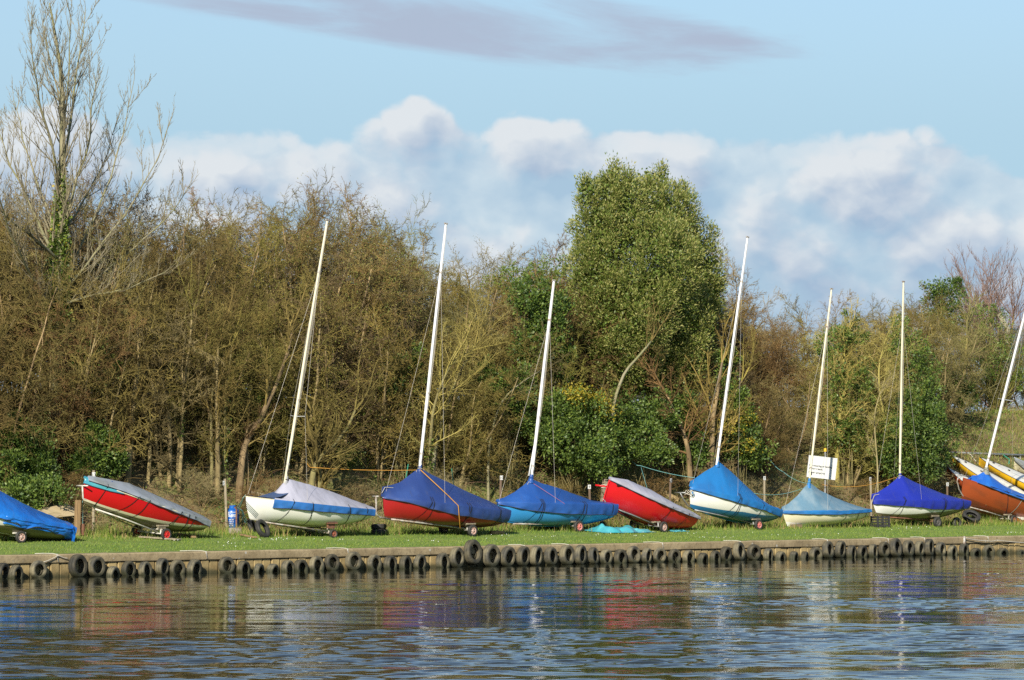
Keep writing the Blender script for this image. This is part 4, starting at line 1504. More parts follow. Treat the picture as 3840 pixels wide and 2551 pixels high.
def text_mesh(txt, size, name, m, bold=0.0):
    cu = bpy.data.curves.new(name, 'FONT')
    cu.body = txt
    cu.size = size
    cu.align_x = 'LEFT'
    cu.extrude = 0.001
    cu.offset = bold
    o = bpy.data.objects.new(name, cu)
    COL.objects.link(o)
    bpy.context.view_layer.update()
    me = bpy.data.meshes.new_from_object(o.evaluated_get(bpy.context.evaluated_depsgraph_get()))
    bpy.data.objects.remove(o)
    me.name = name
    me.materials.clear()
    me.materials.append(m)
    return me


def mesh_off(me, f):
    for v in me.vertices:
        v.co = f(v.co)
    me.update()
    return me


# timber post and hanging cylinder at the left
p = gp(291, 2010)
rt = empty('timber_post', p, 'square orange-brown timber post between the blue polythene and the red dinghy', 'post')
h = (2010 - 1876) / ppm(p)
MB().cbox((0, 0, h / 2 - 0.1), (0.17, 0.17, h + 0.2), 0.012, Matrix.Rotation(0.5, 3, 'Z') @ Matrix.Rotation(0.03, 3, 'Y')).obj('post', timber, rt)
p2 = gp(311, 2010)
rt = empty('rusty_cylinder', p2 + Vector((0, 0, 0.02)), 'rusty brown metal cylinder hanging on a cord beside the timber post', 'cylinder')
MB().lathe([(0, 0), (0.065, 0), (0.075, 0.02), (0.075, 0.33), (0.06, 0.37), (0.02, 0.385), (0, 0.385)], 18).obj('body', rusty, rt, smooth_angle=R(40))
MB().tube([(0, 0, 0.38), (0.0, 0, 0.7), (-0.01, 0, (2010 - 1880) / ppm(p2))], 0.008, 5).obj('cord', rope_teal, rt)

# plywood sheet on the bank
q = [at(132, 1914, 8.2), at(246, 1890, 8.9), at(292, 1912, 8.6), at(288, 1934, 8.1), at(200, 1942, 7.8)]
c = sum(q, Vector()) / 5
rt = empty('plywood_sheet', c, 'pale weathered plywood sheet lying on the bank behind the blue polythene', 'board')
nrm = (q[1] - q[0]).cross(q[3] - q[0]).normalized() * 0.012
mb = MB().add([v - nrm - c for v in q] + [v + nrm - c for v in q], [(0, 1, 2, 3, 4), (9, 8, 7, 6, 5)] + [(i, i + 5, (i + 1) % 5 + 5, (i + 1) % 5) for i in range(5)])
mb.obj('sheet', ply, rt)

# numbered berth posts
for num, px, ytop, ybase, lean, pm_, name in ((13, 351, 1764, 1880, 0.0, timber_grey, 'behind the red and cream bow'), (12, 848, 1796, 1908, -0.04, timber_grey, 'behind the blue gas bottle'),
                                 (10, 1876, 1790, 1866, 0.02, timber_dark, 'left of the sky blue dinghy'), (9, 2212, 1824, 1880, -0.02, timber_dark, 'behind the sky blue dinghy stern'),
                                 (8, 2512, 1800, 1872, 0.02, timber_dark, 'behind the scarlet dinghy'), (7, 2866, 1792, 1872, 0.0, timber_grey, 'behind the azure tent cover'),
                                 (6, 3266, 1795, 1858, -0.02, timber_grey, 'left of the ultramarine cover'), (5, 3552, 1815, 1862, 0.0, timber_dark, 'right of the ultramarine cover')):
    tt = 8.0
    p = on_ground(px, tt)
    top = at(px, ytop, tt)
    rt = empty('berth_post', p, f'slim wooden berth post with white number {num} plate {name}', 'berth post', 'numbered berth posts')
    hh = top.z - p.z
    MB().cbox((0, 0, hh / 2 - 0.15), (0.085, 0.07, hh + 0.3), 0.008, Matrix.Rotation(lean, 3, 'Y')).obj('post', pm_, rt)
    pw = 0.115
    pl = MB().cbox((0, 0, 0), (pw, 0.008, 0.16), 0.003).obj('number_plate', plate_white, rt)
    pl.location = (lean * hh + 0.01, -0.045, hh - (0.15 if num in (13, 12) else 0.02))
    pl.rotation_euler = (0, 0, {12: 0.7, 6: 0.7, 7: 0.5, 5: 0.4, 8: 0.9}.get(num, 0.1))
    tm = text_mesh(str(num), 0.135, 'number', ink, 0.002)
    w_ = max(v.co.x for v in tm.vertices)
    mesh_off(tm, lambda c_: Vector((c_.x - w_ / 2, -0.006, c_.y - 0.048)))
    link(bpy.data.objects.new('number', tm), pl)

# gas bottle
p = gp(872, 1988)
rt = empty('gas_bottle', p, 'blue gas bottle with white lettering tied by the white dinghy bow', 'gas bottle')
rB, hB = 0.245, 0.84
body = MB().lathe([(0, 0.0), (rB * 0.94, 0.0), (rB * 0.96, 0.05), (rB, 0.06), (rB, 0.40), (rB * 1.012, 0.41), (rB, 0.42), (rB, 0.62), (rB * 0.93, 0.69), (rB * 0.72, 0.75), (rB * 0.45, 0.78), (0, 0.785)], 32)
body.obj('body', mat('gas_blue', (0.010, 0.105, 0.42), 0.32, (0.02, 0.14, 0.46), 3, 0.6, coat=0.2), rt, smooth_angle=R(40))
MB().lathe([(0.10, 0.76), (0.115, 0.77), (0.115, 0.86), (0.10, 0.87), (0.095, 0.80)], 16).obj('collar', MATS['gas_blue'], rt, smooth_angle=R(40))
def wrap(z0, phi0):
    def f(c_):
        a = phi0 + c_.x / rB
        r_ = rB + 0.004 + c_.z
        return Vector((r_ * math.sin(a), -r_ * math.cos(a), z0 + c_.y))
    return f
link(bpy.data.objects.new('lettering', mesh_off(text_mesh('Calor', 0.115, 'lettering', print_white, 0.002), wrap(0.50, -0.45))), rt)
for k in range(4):
    link(bpy.data.objects.new('lettering', mesh_off(text_mesh('GAS 47', 0.05, 'lettering', print_white, 0.001), wrap(0.35 - 0.065 * k, -0.40))), rt)
fr = MB()
for (x0, x1, y0, y1) in ((-0.02, 0.27, 0.10, 0.115), (-0.02, 0.27, -0.05, -0.035), (-0.02, -0.005, -0.05, 0.115)):
    n_ = 8
    g = wrap(0.52, -0.45)
    fr.grid([[g(Vector((x0 + (x1 - x0) * i / n_, yy, 0))) for i in range(n_ + 1)] for yy in (y0, y1)])
fr.obj('logo_frame', print_white, rt)
p = gp(884, 1990)
rt = empty('rusty_stake', p + Vector((0.05, -0.3, 0)), 'rusty iron stake standing in front of the blue gas bottle', 'stake')
MB().cbox((0, 0, 0.38), (0.055, 0.05, 0.90), 0.006).cbox((0.10, 0, 0.10), (0.2, 0.06, 0.07), 0.006).cbox((0, 0, 0.80), (0.16, 0.05, 0.05), 0.005).obj('stake', rusty, rt)
rt = empty('mooring_line', p + Vector((0.05, -0.3, 0.8)), 'tangled turquoise rope tying the white dinghy bow to the stake', 'rope')
o0 = rt.location.copy()
bw = at(922, 1856, 4.9)
for k in range(4):
    rope_obj('strand', rope_pts(o0 + Vector((0.02 * k, -0.02, -0.02 * k)), bw + Vector((-0.03 * k, -0.05, -0.03 * k)), 0.03 * k), 0.013, rope_teal if k % 2 else rope_white, rt, o0)
for k in range(5):
    a = o0 + Vector((0.02 * k, -0.05, 0))
    e_ = gp(925 + 6 * (k % 3), 1985)
    rope_obj('strand', [a, a.lerp(e_, 0.3) + Vector((0.10 - 0.02 * k, 0, 0.12)), a.lerp(e_, 0.7) + Vector((0.03 * k - 0.04, 0, 0.03)), e_ + Vector((0.04 * k, 0, 0.02))], 0.011, rope_teal, rt, o0)


def lump(name, label, cat, p, size, m, seed, rz=0.0, rough_=0.25):
    rt = empty(name, p, label, cat)
    bm = bmesh.new()
    bmesh.ops.create_icosphere(bm, subdivisions=3, radius=0.5)
    for v in bm.verts:
        c_ = v.co.copy()
        mx = max(abs(c_.x), abs(c_.y), abs(c_.z))
        c_ = c_.lerp(c_ / mx * 0.5, 0.55)
        c_ *= 1 + rough_ * noise.noise(c_ * 2.2 + Vector((seed, 0, 0)))
        v.co = Vector((c_.x * size[0], c_.y * size[1], c_.z * size[2] + size[2] * 0.42))
    me = bpy.data.meshes.new(name)
    bm.to_mesh(me)
    bm.free()
    me.materials.append(m)
    o = link(bpy.data.objects.new(cat.split()[-1], me), rt)
    o.rotation_euler = (0, 0, rz)
    return rt


lump('concrete_lump', 'rough grey concrete lump in front of the blue gas bottle', 'concrete lump', gp(882, 2003), (0.50, 0.4, 0.24), stone, 3)
lump('stone', 'ochre stone in the grass below the dark red dinghy stern', 'stone', gp(1862, 2003), (0.55, 0.3, 0.13), mat('ochre_stone', (0.42, 0.28, 0.11), 0.9, (0.30, 0.20, 0.09), 8, 0.8), 9, 0.3)


def loose_tyre(label, p, Rr, w, tilt, rz, group=None):
    o = MB().lathe(tyre_profile(Rr, w, Rr * 0.58), 36, closed=True).obj('loose_tyre', rubber, smooth_angle=R(50))
    o.location = p
    o.rotation_euler = (Matrix.Rotation(rz, 3, 'Z') @ Matrix.Rotation(tilt, 3, 'X')).to_euler()
    return tag(o, label, 'tyre', group)


p = gp(985, 2014)
loose_tyre('large black tyre leaning under the bow of the lavender covered dinghy', p + Vector((0, 0, 0.28)), 0.34, 0.17, R(66), R(62))
p = gp(945, 1998)
loose_tyre('dark tyre tucked behind the leaning tyre by the gas bottle', p + Vector((0, 0.3, 0.20)), 0.30, 0.17, R(70), R(80))
p = gp(1424, 2003)
loose_tyre('lower tyre of the pair stacked left of the dark red dinghy', p + Vector((0, 0, 0.085)), 0.30, 0.18, 0.04, 0, 'tyres stacked on the grass')
loose_tyre('upper tyre of the pair stacked left of the dark red dinghy', p + Vector((-0.03, 0.02, 0.265)), 0.28, 0.18, -0.05, 0, 'tyres stacked on the grass')
p = gp(3640, 1968)
loose_tyre('big old tyre in the dead growth beside the orange dinghy bow', p + Vector((0.1, 0.6, 0.35)), 0.40, 0.22, R(35), R(20))
p = gp(3588, 1972)
loose_tyre('small dark tyre sunk in grass between ultramarine cover and orange dinghy', p + Vector((0, 0, 0.10)), 0.27, 0.16, R(75), R(50))
p = gp(2262, 1985)
loose_tyre('black trolley tyre lying in shade beside the turquoise sheet', p + Vector((0, 0, 0.12)), 0.20, 0.12, R(72), R(60))


def plank(label, pts, w, h, m, lift=0.02):
    a, b_ = pts
    c_ = (a + b_) / 2
    rt = empty('plank', c_, label, 'plank')
    d = b_ - a
    x = d.normalized()
    y = Vector((0, 0, 1)).cross(x).normalized()
    rot = Matrix((x, y, x.cross(y))).transposed()
    MB().cbox((0, 0, lift + h / 2), (d.length, w, h), 0.008, rot).obj('board', m, rt)


plank('weathered plank lying in the grass right of the gas bottle', (gp(900, 2009), gp(958, 2020)), 0.16, 0.05, timber)
plank('long grey plank under the right red wheel of the red dinghy trolley', (gp(530, 2018), gp(672, 2028)), 0.34, 0.05, timber_grey)
plank('short tan plank lying behind the red wheel of the red dinghy', (gp(672, 2009), gp(730, 2020)), 0.14, 0.07, timber)
plank('pale log on the bank behind the lavender covered dinghy', (gp(930, 1852, 12), gp(1010, 1872, 12)), 0.14, 0.12, timber_grey)
plank('pale log lying on the bank behind the scarlet dinghy', (gp(2450, 1830, 12), gp(2545, 1885, 12)), 0.18, 0.16, mat('bleached_wood', (0.42, 0.31, 0.15), 0.85, (0.30, 0.22, 0.1), 5, 0.8))

# timber post with the scarlet boat
p = gp(2254, 1955)
top = plane_pt(2270, 1797, p, Vector((0, 1, 0)))
rt = empty('timber_post', p, 'pale leaning timber post at the bow of the scarlet dinghy', 'post')
d = top - p
z = d.normalized(); y = Vector((0, 1, 0)); x = y.cross(z).normalized(); y = z.cross(x)
MB().cbox(d / 2, (0.17, 0.17, d.length), 0.012, Matrix((x, y, z)).transposed() @ Matrix.Rotation(0.5, 3, 'Z')).obj('post', timber_grey, rt)
rp = MB()
for k in range(4):
    c_ = d * (0.80 + 0.018 * k)
    rp.tube([c_ + Vector((math.cos(a) * 0.14, math.sin(a) * 0.14, 0.02 * math.sin(a + k))) for a in [i * math.pi / 7 for i in range(15)]], 0.015, 5)
rp.tube([d * 0.82, d * 0.82 + Vector((0.35, -0.2, 0.02))], 0.015, 5)
rp.obj('lashing', rope_white, rt, smooth_all=True)
MB().tube([d * 0.82 + Vector((-0.36, -0.1, 0.06)), d * 0.82 + Vector((0.1, -0.13, 0.0))], 0.035, 8).obj('red_bar', g_scarlet, rt, smooth_all=True)

# turquoise sheet on the grass
def ground_sheet(name, label, px0, px1, t0, t1, m, seed, hmax=0.28):
    c_ = on_ground((px0 + px1) / 2, (t0 + t1) / 2)
    rt = empty(name, c_, label, 'sheet')
    rows = []
    N1, N2 = 44, 22
    s0, s1 = s_at(px0, t0), s_at(px1, t0)
    for i in range(N1 + 1):
        row = []
        for j in range(N2 + 1):
            a, b_ = i / N1, j / N2
            s_ = s0 + (s1 - s0) * a + 0.18 * noise.noise(Vector((a * 4, b_ * 5, seed)))
            t_ = t0 + (t1 - t0) * b_ + 0.18 * noise.noise(Vector((a * 5, b_ * 4, seed + 3)))
            f = abs(noise.noise(Vector((a * 3.0, b_ * 2.4, seed + 7)))) + 0.40 * abs(noise.noise(Vector((a * 9, b_ * 6, seed + 9))))
            edge_ = min(1, 6 * min(a, 1 - a, b_, 1 - b_) + 0.08)
            row.append(W(s_, t_) + Vector((0, 0, 0.02 + hmax * 1.5 * f * edge_)) - c_)
        rows.append(row)
    MB().grid(rows).obj('sheet', m, rt, smooth_all=True)


ground_sheet('plastic_sheet', 'crumpled turquoise plastic sheet on the grass below the scarlet dinghy', 2280, 2462, 4.4, 6.2, c_turq, 2, 0.22)
ground_sheet('plastic_sheet', 'small scrap of turquoise sheet lying behind the scarlet dinghy wheel', 2530, 2590, 4.6, 5.0, c_turq, 5, 0.06)

# plastic crate
p = gp(3300, 1977)
rt = empty('plastic_crate', p, 'black slatted plastic crate beside the bow of the ultramarine covered dinghy', 'crate')
rot = Matrix.Rotation(0.55, 3, 'Z')
blk = mat('black_plastic', (0.03, 0.03, 0.032), 0.55, (0.055, 0.052, 0.05), 8, 0.6)
cw, cd, chh = 0.60, 0.42, 0.46
fr = MB()
for sx in (-1, 1):
    for sy in (-1, 1):
        fr.box(rot @ Vector((sx * cw / 2, sy * cd / 2, chh / 2)), (0.05, 0.05, chh), rot)
fr.box((0, 0, 0.02), (cw, cd, 0.03), rot)
fr.obj('frame', blk, rt)
for zz in (0.06, 0.17, 0.28, 0.39):
    for sy in (-1, 1):
        MB().box(rot @ Vector((0, sy * cd / 2, zz + 0.02)), (cw, 0.018, 0.055), rot).obj('slat', blk, rt)
    for sx in (-1, 1):
        MB().box(rot @ Vector((sx * cw / 2, 0, zz + 0.02)), (0.018, cd, 0.055), rot).obj('slat', blk, rt)
for k in range(5):
    MB().box(rot @ Vector((-cw / 2 + cw * (k + 0.5) / 5, -cd / 2 - 0.004, chh / 2)), (0.022, 0.016, chh), rot).obj('upright', blk, rt)

# notice board
tS = 8.0
tl, tr_, bl_, br_ = at(3031, 1707, tS), at(3138, 1719, tS), at(3028, 1789, tS), at(3133, 1801, tS)
base = on_ground(3088, tS)
rt = empty('notice_board', base, 'white notice on a steel pole with yellow cap, reading no mooring', 'sign')
ctr = (tl + tr_ + bl_ + br_) / 4
wS, hS = 107 / ppm(ctr) * 1.02, 82 / ppm(ctr)
brd = MB().cbox((0, 0, 0), (wS, 0.012, hS), 0.003).obj('board', plate_white, rt)
brd.location = ctr - base
brd.rotation_euler = (0, R(6.4), R(4))
y0 = 0.10
for ln, sz, dz in (('No mooring or landing', 0.092, 0.015), ('on river bank.', 0.092, -0.115), ('Private property', 0.092, -0.27)):
    tm = text_mesh(ln, sz, 'lettering', ink, 0.0026)
    if dz > 0:
        fx = 0.80 * wS / max(v.co.x for v in tm.vertices)
    mesh_off(tm, lambda c_: Vector((c_.x * fx - wS / 2 + 0.06, -0.008, c_.y * fx + dz)))
    link(bpy.data.objects.new('lettering', tm), brd)
zt = at(3091, 1694, tS).z - base.z
MB().tube([(0.06, 0.05, -0.2), (0.085, 0.05, zt)], 0.045, 12).obj('pole', galv, rt, smooth_angle=R(50))
MB().lathe([(0, 0.14), (0.05, 0.135), (0.062, 0.11), (0.062, 0.0), (0, 0)], 14, Matrix.Translation((0.085, 0.05, zt))).obj('cap', mat('yellow_cap', (0.70, 0.42, 0.01), 0.5), rt, smooth_angle=R(40))

# free ropes
def free_rope(label, pts, r, m, sag):
    a = Vector(pts[0])
    o = []
    for p0, p1 in zip(pts, pts[1:]):
        o += rope_pts(p0, p1, sag)
    obj = rope_obj('rope', o, r, m, None, a)
    obj.location = a
    tag(obj, label, 'rope', 'ropes strung between boats and trees')


free_rope('orange rope strung from a tree to the dark red dinghy mast', [at(1152, 1738, 9.6), at(1170, 1753, 9.4), at(1570, 1763, 5.6)], 0.011, rope_orange, 0.05)
free_rope('turquoise rope from the ivy bush to the azure tent cover', [at(2372, 1730, 9.6), at(2400, 1746, 9.2), at(2605, 1792, 6.0)], 0.011, rope_teal, 0.06)
free_rope('turquoise line hanging behind the scarlet dinghy stern', [at(2403, 1748, 9.2), at(2430, 1842, 7.0)], 0.009, rope_teal, 0.02)
free_rope('turquoise rope from the bushes down to the pale teal cover', [at(2880, 1712, 9.8), at(2935, 1768, 8.6), at(3032, 1814, 6.2)], 0.011, rope_teal, 0.10)
free_rope('turquoise rope slung between azure cover and pale teal cover', [at(2828, 1850, 6.2), at(3028, 1824, 6.2)], 0.009, rope_teal, 0.18)
free_rope('orange rope slung from the notice pole to the ultramarine cover', [at(3084, 1818, 7.9), at(3360, 1790, 6.2), at(3374, 1772, 6.1)], 0.010, rope_orange, 0.22)
for label, px0, y0_, px1, y1_ in (('thin green cane standing behind the dark red dinghy bow', 1531, 1741, 1520, 1805), ('thin green cane standing behind the navy tent cover', 1694, 1757, 1706, 1870)):
    a, b_ = at(px0, y0_, 6.9), at(px1, y1_, 6.9)
    o = MB().tube([(b_ - b_) + (b_ - a) * 0.6, b_ - b_, a - b_], 0.018, 6).obj('cane', rope_green)
    o.location = b_
    tag(o, label, 'cane')

# mooring ropes and lichen white frayed ends on the coping
for k, (px, ln) in enumerate(((212, 0.55), (770, 0.75), (1300, 0.6), (1962, 0.4), (2127, 0.45), (2480, 0.6), (2772, 0.5), (3098, 0.45), (3326, 0.5), (3462, 0.4), (3700, 0.45))):
    s = s_at(px, 0)
    c_ = W(s, 0, 0.70)
    rt = empty('mooring_rope', c_, f'frayed white mooring rope over the coping, {ordinal(k + 1)} from the left', 'rope', 'frayed ropes over the coping')
    for j in range(3):
        pts = [W(s - ln + 0.1 * j, 0.34 - 0.05 * j, 0.715), W(s - ln * 0.5, 0.25 + 0.05 * j, 0.72), W(s - 0.08, 0.06 + 0.02 * j, 0.715), W(s - 0.01 + 0.02 * j, -0.035, 0.69), W(s + 0.02 * j, -0.055, 0.58 - 0.06 * j)]
        rope_obj('strand', [q_ - c_ for q_ in pts], 0.011, mat('bleached_rope', (0.52, 0.49, 0.41), 0.85), rt)
s = s_at(3612, -0.05)
p = W(s, -0.09, 0.45)
rt = empty('mooring_post', p, 'short white tube post fixed to the river wall near the right end', 'post')
MB().lathe([(0, 0.27), (0.05, 0.27), (0.055, 0.25), (0.055, -0.06), (0, -0.06)], 16).obj('tube', steel_old, rt, smooth_angle=R(40))
free_rope('long grey mooring rope draped along the wall at the right end', [W(s, -0.12, 0.66), W(s_at(3700, -0.1), -0.12, 0.52), W(s_at(3735, -0.1), -0.12, 0.54), W(s_at(3900, -0.1), -0.12, 0.38)], 0.018, rope_white, 0.03)
free_rope('slack grey rope on the wall between the third and fourth tyres', [W(s_at(165, -0.1), -0.08, 0.46), W(s_at(222, -0.1), -0.08, 0.66), W(s_at(258, -0.1), -0.08, 0.56)], 0.016, rope_white, 0.02)

# rail on the bank
a, b_ = at(3556, 1697, 12.6), at(3960, 1712, 12.6)
rt = empty('bank_rail', Vector((a.x, a.y, zg(*st_of(a)))), 'grey steel pipe rail on posts above the yellow dinghies', 'rail')
off = rt.location.copy()
MB().tube([a, b_], 0.055, 10).obj('pipe', galv, rt, off, smooth_all=True)
for k in (0.03, 0.36, 0.66, 0.97):
    q_ = a.lerp(b_, k)
    g_ = zg(*st_of(q_))
    MB().tube([Vector((q_.x, q_.y, g_ - 0.3)), q_], 0.045, 8).obj('post', galv, rt, off, smooth_all=True)
free_rope('green cord knotted on the bank rail at the right', [at(3758, 1702, 12.5), at(3785, 1722, 12.3), at(3782, 1752, 12.3)], 0.030, rope_green, 0.02)
free_rope('white cord tied round the bank rail left end', [at(3632, 1700, 12.5), at(3640, 1704, 12.4), at(3668, 1740, 12.0)], 0.018, rope_white, 0.02)

# chain-link fence behind the trees at the right
a, b_ = at(3690, 1236, 23.0), at(4000, 1236, 23.0)
a.z = b_.z = (a.z + b_.z) / 2
zf = a.z - 1.9
rt = empty('chain_link_fence', Vector((a.x, a.y, zf)), 'green chain-link fence with cranked concrete posts at the upper right', 'fence')
off = rt.location.copy()
d = (b_ - a); Lf = d.length; dx = d.normalized()
segs = []
k = -2.0
while k < Lf:
    for sg in (1, -1):
        x0 = k if sg > 0 else k + 2.0
        p0, p1 = x0, x0 + 2.0 * sg
        q0, q1 = a + dx * p0 - Vector((0, 0, 2.0)), a + dx * p1
        if 0 <= min(p0, p1) and max(p0, p1) <= Lf:
            segs.append((q0 - off, q1 - off, 0.010, 0.010))
    k += 0.14
segs.append((a - off, b_ - off, 0.014, 0.014))
o = link(bpy.data.objects.new('mesh', seg_mesh('mesh', segs, mat('green_wire', (0.04, 0.10, 0.06), 0.6))), rt)
o['kind'] = 'stuff'
for k in (0.28, 0.9):
    q_ = a.lerp(b_, k) - Vector((0, 0, 0))
    cr = Vector((-0.45, -0.1, 0.75))
    MB().tube([q_ - Vector((0, 0, 2.2)) - off, q_ - off, q_ + cr - off], 0.11, 4).obj('fence_post', mat('pale_concrete', (0.42, 0.37, 0.25), 0.9, (0.34, 0.30, 0.2), 5, 0.8), rt)

# ------------------------------------------------------------------ vegetation
def rdir(rr):
    while True:
        v = Vector((rr.uniform(-1, 1), rr.uniform(-1, 1), rr.uniform(-1, 1)))
        if 0.05 < v.length < 1: return v.normalized()


UP = Vector((0, 0, 1))


def grow(out, p, d, L, r, lvl, Q, rr, tips=None):
    """recursive branch; Q holds one value per level"""
    n = Q['n'][lvl]
    wig, trop = Q['wig'][lvl], Q['up'][lvl]
    last = lvl + 1 >= len(Q['n'])
    kids = 0 if last else Q['kids'][lvl]
    step = L / n
    acc = rr.random()
    for i in range(n):
        d = (d + rdir(rr) * wig + UP * trop).normalized()
        q = p + d * step
        f0, f1 = i / n, (i + 1) / n
        tp = Q.get('taper', 0.72)
        out.append((p, q, r * (1 - tp * f0), r * (1 - tp * f1), lvl))
        if kids and f1 > Q['start'][lvl]:
            acc += kids / (n * (1 - Q['start'][lvl]))
            while acc >= 1:
                acc -= 1
                k = rr.random()
                s = p.lerp(q, k)
                a = Q['ang'][lvl] * rr.uniform(0.7, 1.3)
                perp = d.cross(rdir(rr)).normalized()
                cd = (d * math.cos(a) + perp * math.sin(a)).normalized()
                cl = L * Q['len'][lvl] * rr.uniform(0.55, 1.15) * (1 - Q.get('short', 0.45) * (f0 + k / n))
                grow(out, s, cd, cl, max(Q['rmin'], r * Q['rad'][lvl] * (1 - tp * f0)), lvl + 1, Q, rr, tips)
        p = q
    if tips is not None and last:
        tips.append((p, d))


def split_tree(name, segs, thick_levels, bark_m, twig_m):
    tr = [s[:4] for s in segs if s[4] < thick_levels]
    tw = [s[:4] for s in segs if s[4] >= thick_levels]
    return seg_mesh(name + '_trunk', tr, bark_m, 6), (seg_mesh(name + '_crown', tw, twig_m, 3) if tw else None)


def thicket_proto(name, seed, H=8.0, stems=5, spread=0.32, bark_m=bark, twig_m=twig_brown, bud=None, wig=0.30, low=0.16, dense=1.0):
    rr = random.Random(seed)
    segs, tips = [], []
    Q = dict(n=[9, 6, 4, 2], wig=[0.13, wig, wig * 1.25, 0.45], up=[0.05, 0.0, -0.01, 0.0], kids=[int(18 * dense), int(10 * dense), 6], start=[low, 0.15, 0.1],
             ang=[1.05, 0.80, 0.80], len=[0.44, 0.46, 0.44], rad=[0.50, 0.45, 0.5], rmin=0.0105, short=0.30)
    for k in range(stems):
        a = k * 2 * math.pi / stems + rr.uniform(-0.5, 0.5)
        sp = spread * rr.uniform(0.3, 1.2)
        d = Vector((math.cos(a) * sp, math.sin(a) * sp, 1)).normalized()
        grow(segs, Vector((math.cos(a) * 0.25, math.sin(a) * 0.25, -0.4)), d, H * rr.uniform(0.70, 0.98), 0.075 * rr.uniform(0.7, 1.3), 0, Q, rr, tips)
    tm, cm = split_tree(name, segs, 1, bark_m, twig_m)
    bm_ = None
    if bud:
        rng = np.random.default_rng(seed)
        T = np.array([(*t[0], *t[1]) for t in tips])
        T = T[rng.random(len(T)) < bud[1]]
        rep = bud[2]
        C = np.repeat(T[:, :3], rep, 0) + rng.normal(0, 0.11, (len(T) * rep, 3))
        D = np.repeat(T[:, 3:], rep, 0) + rng.normal(0, 0.8, (len(T) * rep, 3))
        bm_ = leaf_mesh(name + '_buds', C, D, bud[3], bud[0], bud[4] if len(bud) > 4 else None, 0.6, rng)
    return tm, cm, bm_, float(np.percentile([max(s[0].z, s[1].z) for s in segs], 99.3))


def place_tree(proto, p, H, rz, label, name='hedge_tree', cat='tree', group=None, twig=None, bark_=None, wide=1.0, leafname='young_leaves'):
    tm, cm, bm_, H0 = proto
    rt = empty(name, p, label, cat, group)
    k = H / H0
    rt.scale = (k * wide, k * wide, k)
    rt.rotation_euler = (0, 0, rz)
    for nm, me, mt in (('trunk', tm, bark_), ('crown', cm, twig), (leafname, bm_, None)):
        if me is None: continue
        o = link(bpy.data.objects.new(nm, me), rt)
        if mt is not None:
            o.material_slots[0].link = 'OBJECT'
            o.material_slots[0].material = mt
    return rt


TH = [thicket_proto('thicket_a', 1), thicket_proto('thicket_b', 2, stems=4, spread=0.42), thicket_proto('thicket_c', 3, stems=6, spread=0.26),
      thicket_proto('thicket_d', 4, stems=5, spread=0.36, bud=([bud_olive, bud_green], 0.32, 2, 0.050, [0.75, 0.25])),
      thicket_proto('thicket_e', 5, stems=5, spread=0.34, bud=([bud_olive, bud_green], 0.50, 3, 0.050, [0.65, 0.35]), twig_m=twig_olive)]

HEDGE_TOP = [(-200, 700), (0, 690), (150, 700), (300, 640), (420, 700), (560, 760), (640, 800), (760, 735), (860, 760), (960, 700), (1080, 745), (1200, 705), (1320, 735), (1420, 760), (1500, 870),
             (1620, 940), (1760, 965), (1880, 985), (1990, 945), (2100, 930), (2250, 940), (2600, 1000), (2720, 1010), (2800, 1080), (2950, 1120), (3080, 1150), (3250, 1130),
             (3400, 1100), (3520, 1060), (3640, 1130), (3760, 1220), (3900, 1280)]

SECT = [(640, 'behind the blue polythene and red dinghies'), (1150, 'behind the lavender covered dinghy'), (1560, 'left of the navy tent cover mast'),
        (2100, 'between the navy and royal blue tent covers'), (2620, 'below the broad evergreen tree'), (2950, 'behind the azure tent cover'),
        (3350, 'behind the white notice'), (4200, 'above the bank at the right')]
rr = random.Random(77)


def sect(px):
    for lim, s in SECT:
        if px < lim: return s
    return SECT[-1][1]


for row, (t_, x0, stepx, dz) in enumerate(((19.0, -450, 165, -10), (16.4, -480, 160, 10), (14.0, -430, 165, 60), (11.8, -440, 190, 190))):
    px = x0
    cnt = 0
    while px < (4100 if row == 0 else 3800):
        tt = t_ + rr.uniform(-0.8, 0.8)
        q = px + rr.uniform(-45, 45)
        p = on_ground(q, tt)
        ty = lerp_list(HEDGE_TOP, q) + dz + rr.uniform(-10, 70)
        if row == 3:
            ty += rr.uniform(0, 220)
        H = at(q, ty, tt).z - p.z
        skip = (2180 < q < 2640 and row == 3) or (q > 3400 and row == 3) or (q > 3520 and row == 2) or (q > 3640 and row == 1)
        if not skip and H > 2:
            olive = 700 < q < 2150 or q > 2900
            pr = TH[rr.choice((3, 4, 3, 0))] if olive else TH[rr.choice((0, 1, 2, 0, 3))]
            tw = rr.choice((twig_olive, twig_olive, twig_brown, twig_grey)) if olive else rr.choice((twig_brown, twig_brown, twig_grey))
            if 2980 < q < 3420 and row >= 2:
                pr, tw = TH[4], twig_gold
            wide = rr.uniform(0.8, 1.0) * max(1.0, 7.0 / H) ** 0.5
            rown = ('rear row', 'second row', 'third row', 'front row')[row]
            cnt += 1
            place_tree(pr, p, H, rr.uniform(0, 6.28), f'bare hedge tree {sect(q)}, {ordinal(cnt)} in the {rown}', 'hedge_tree', 'tree',
                       'bare twiggy trees of the hedge', tw, None, wide)
        px += stepx * (1.0 - 0.06 * row)

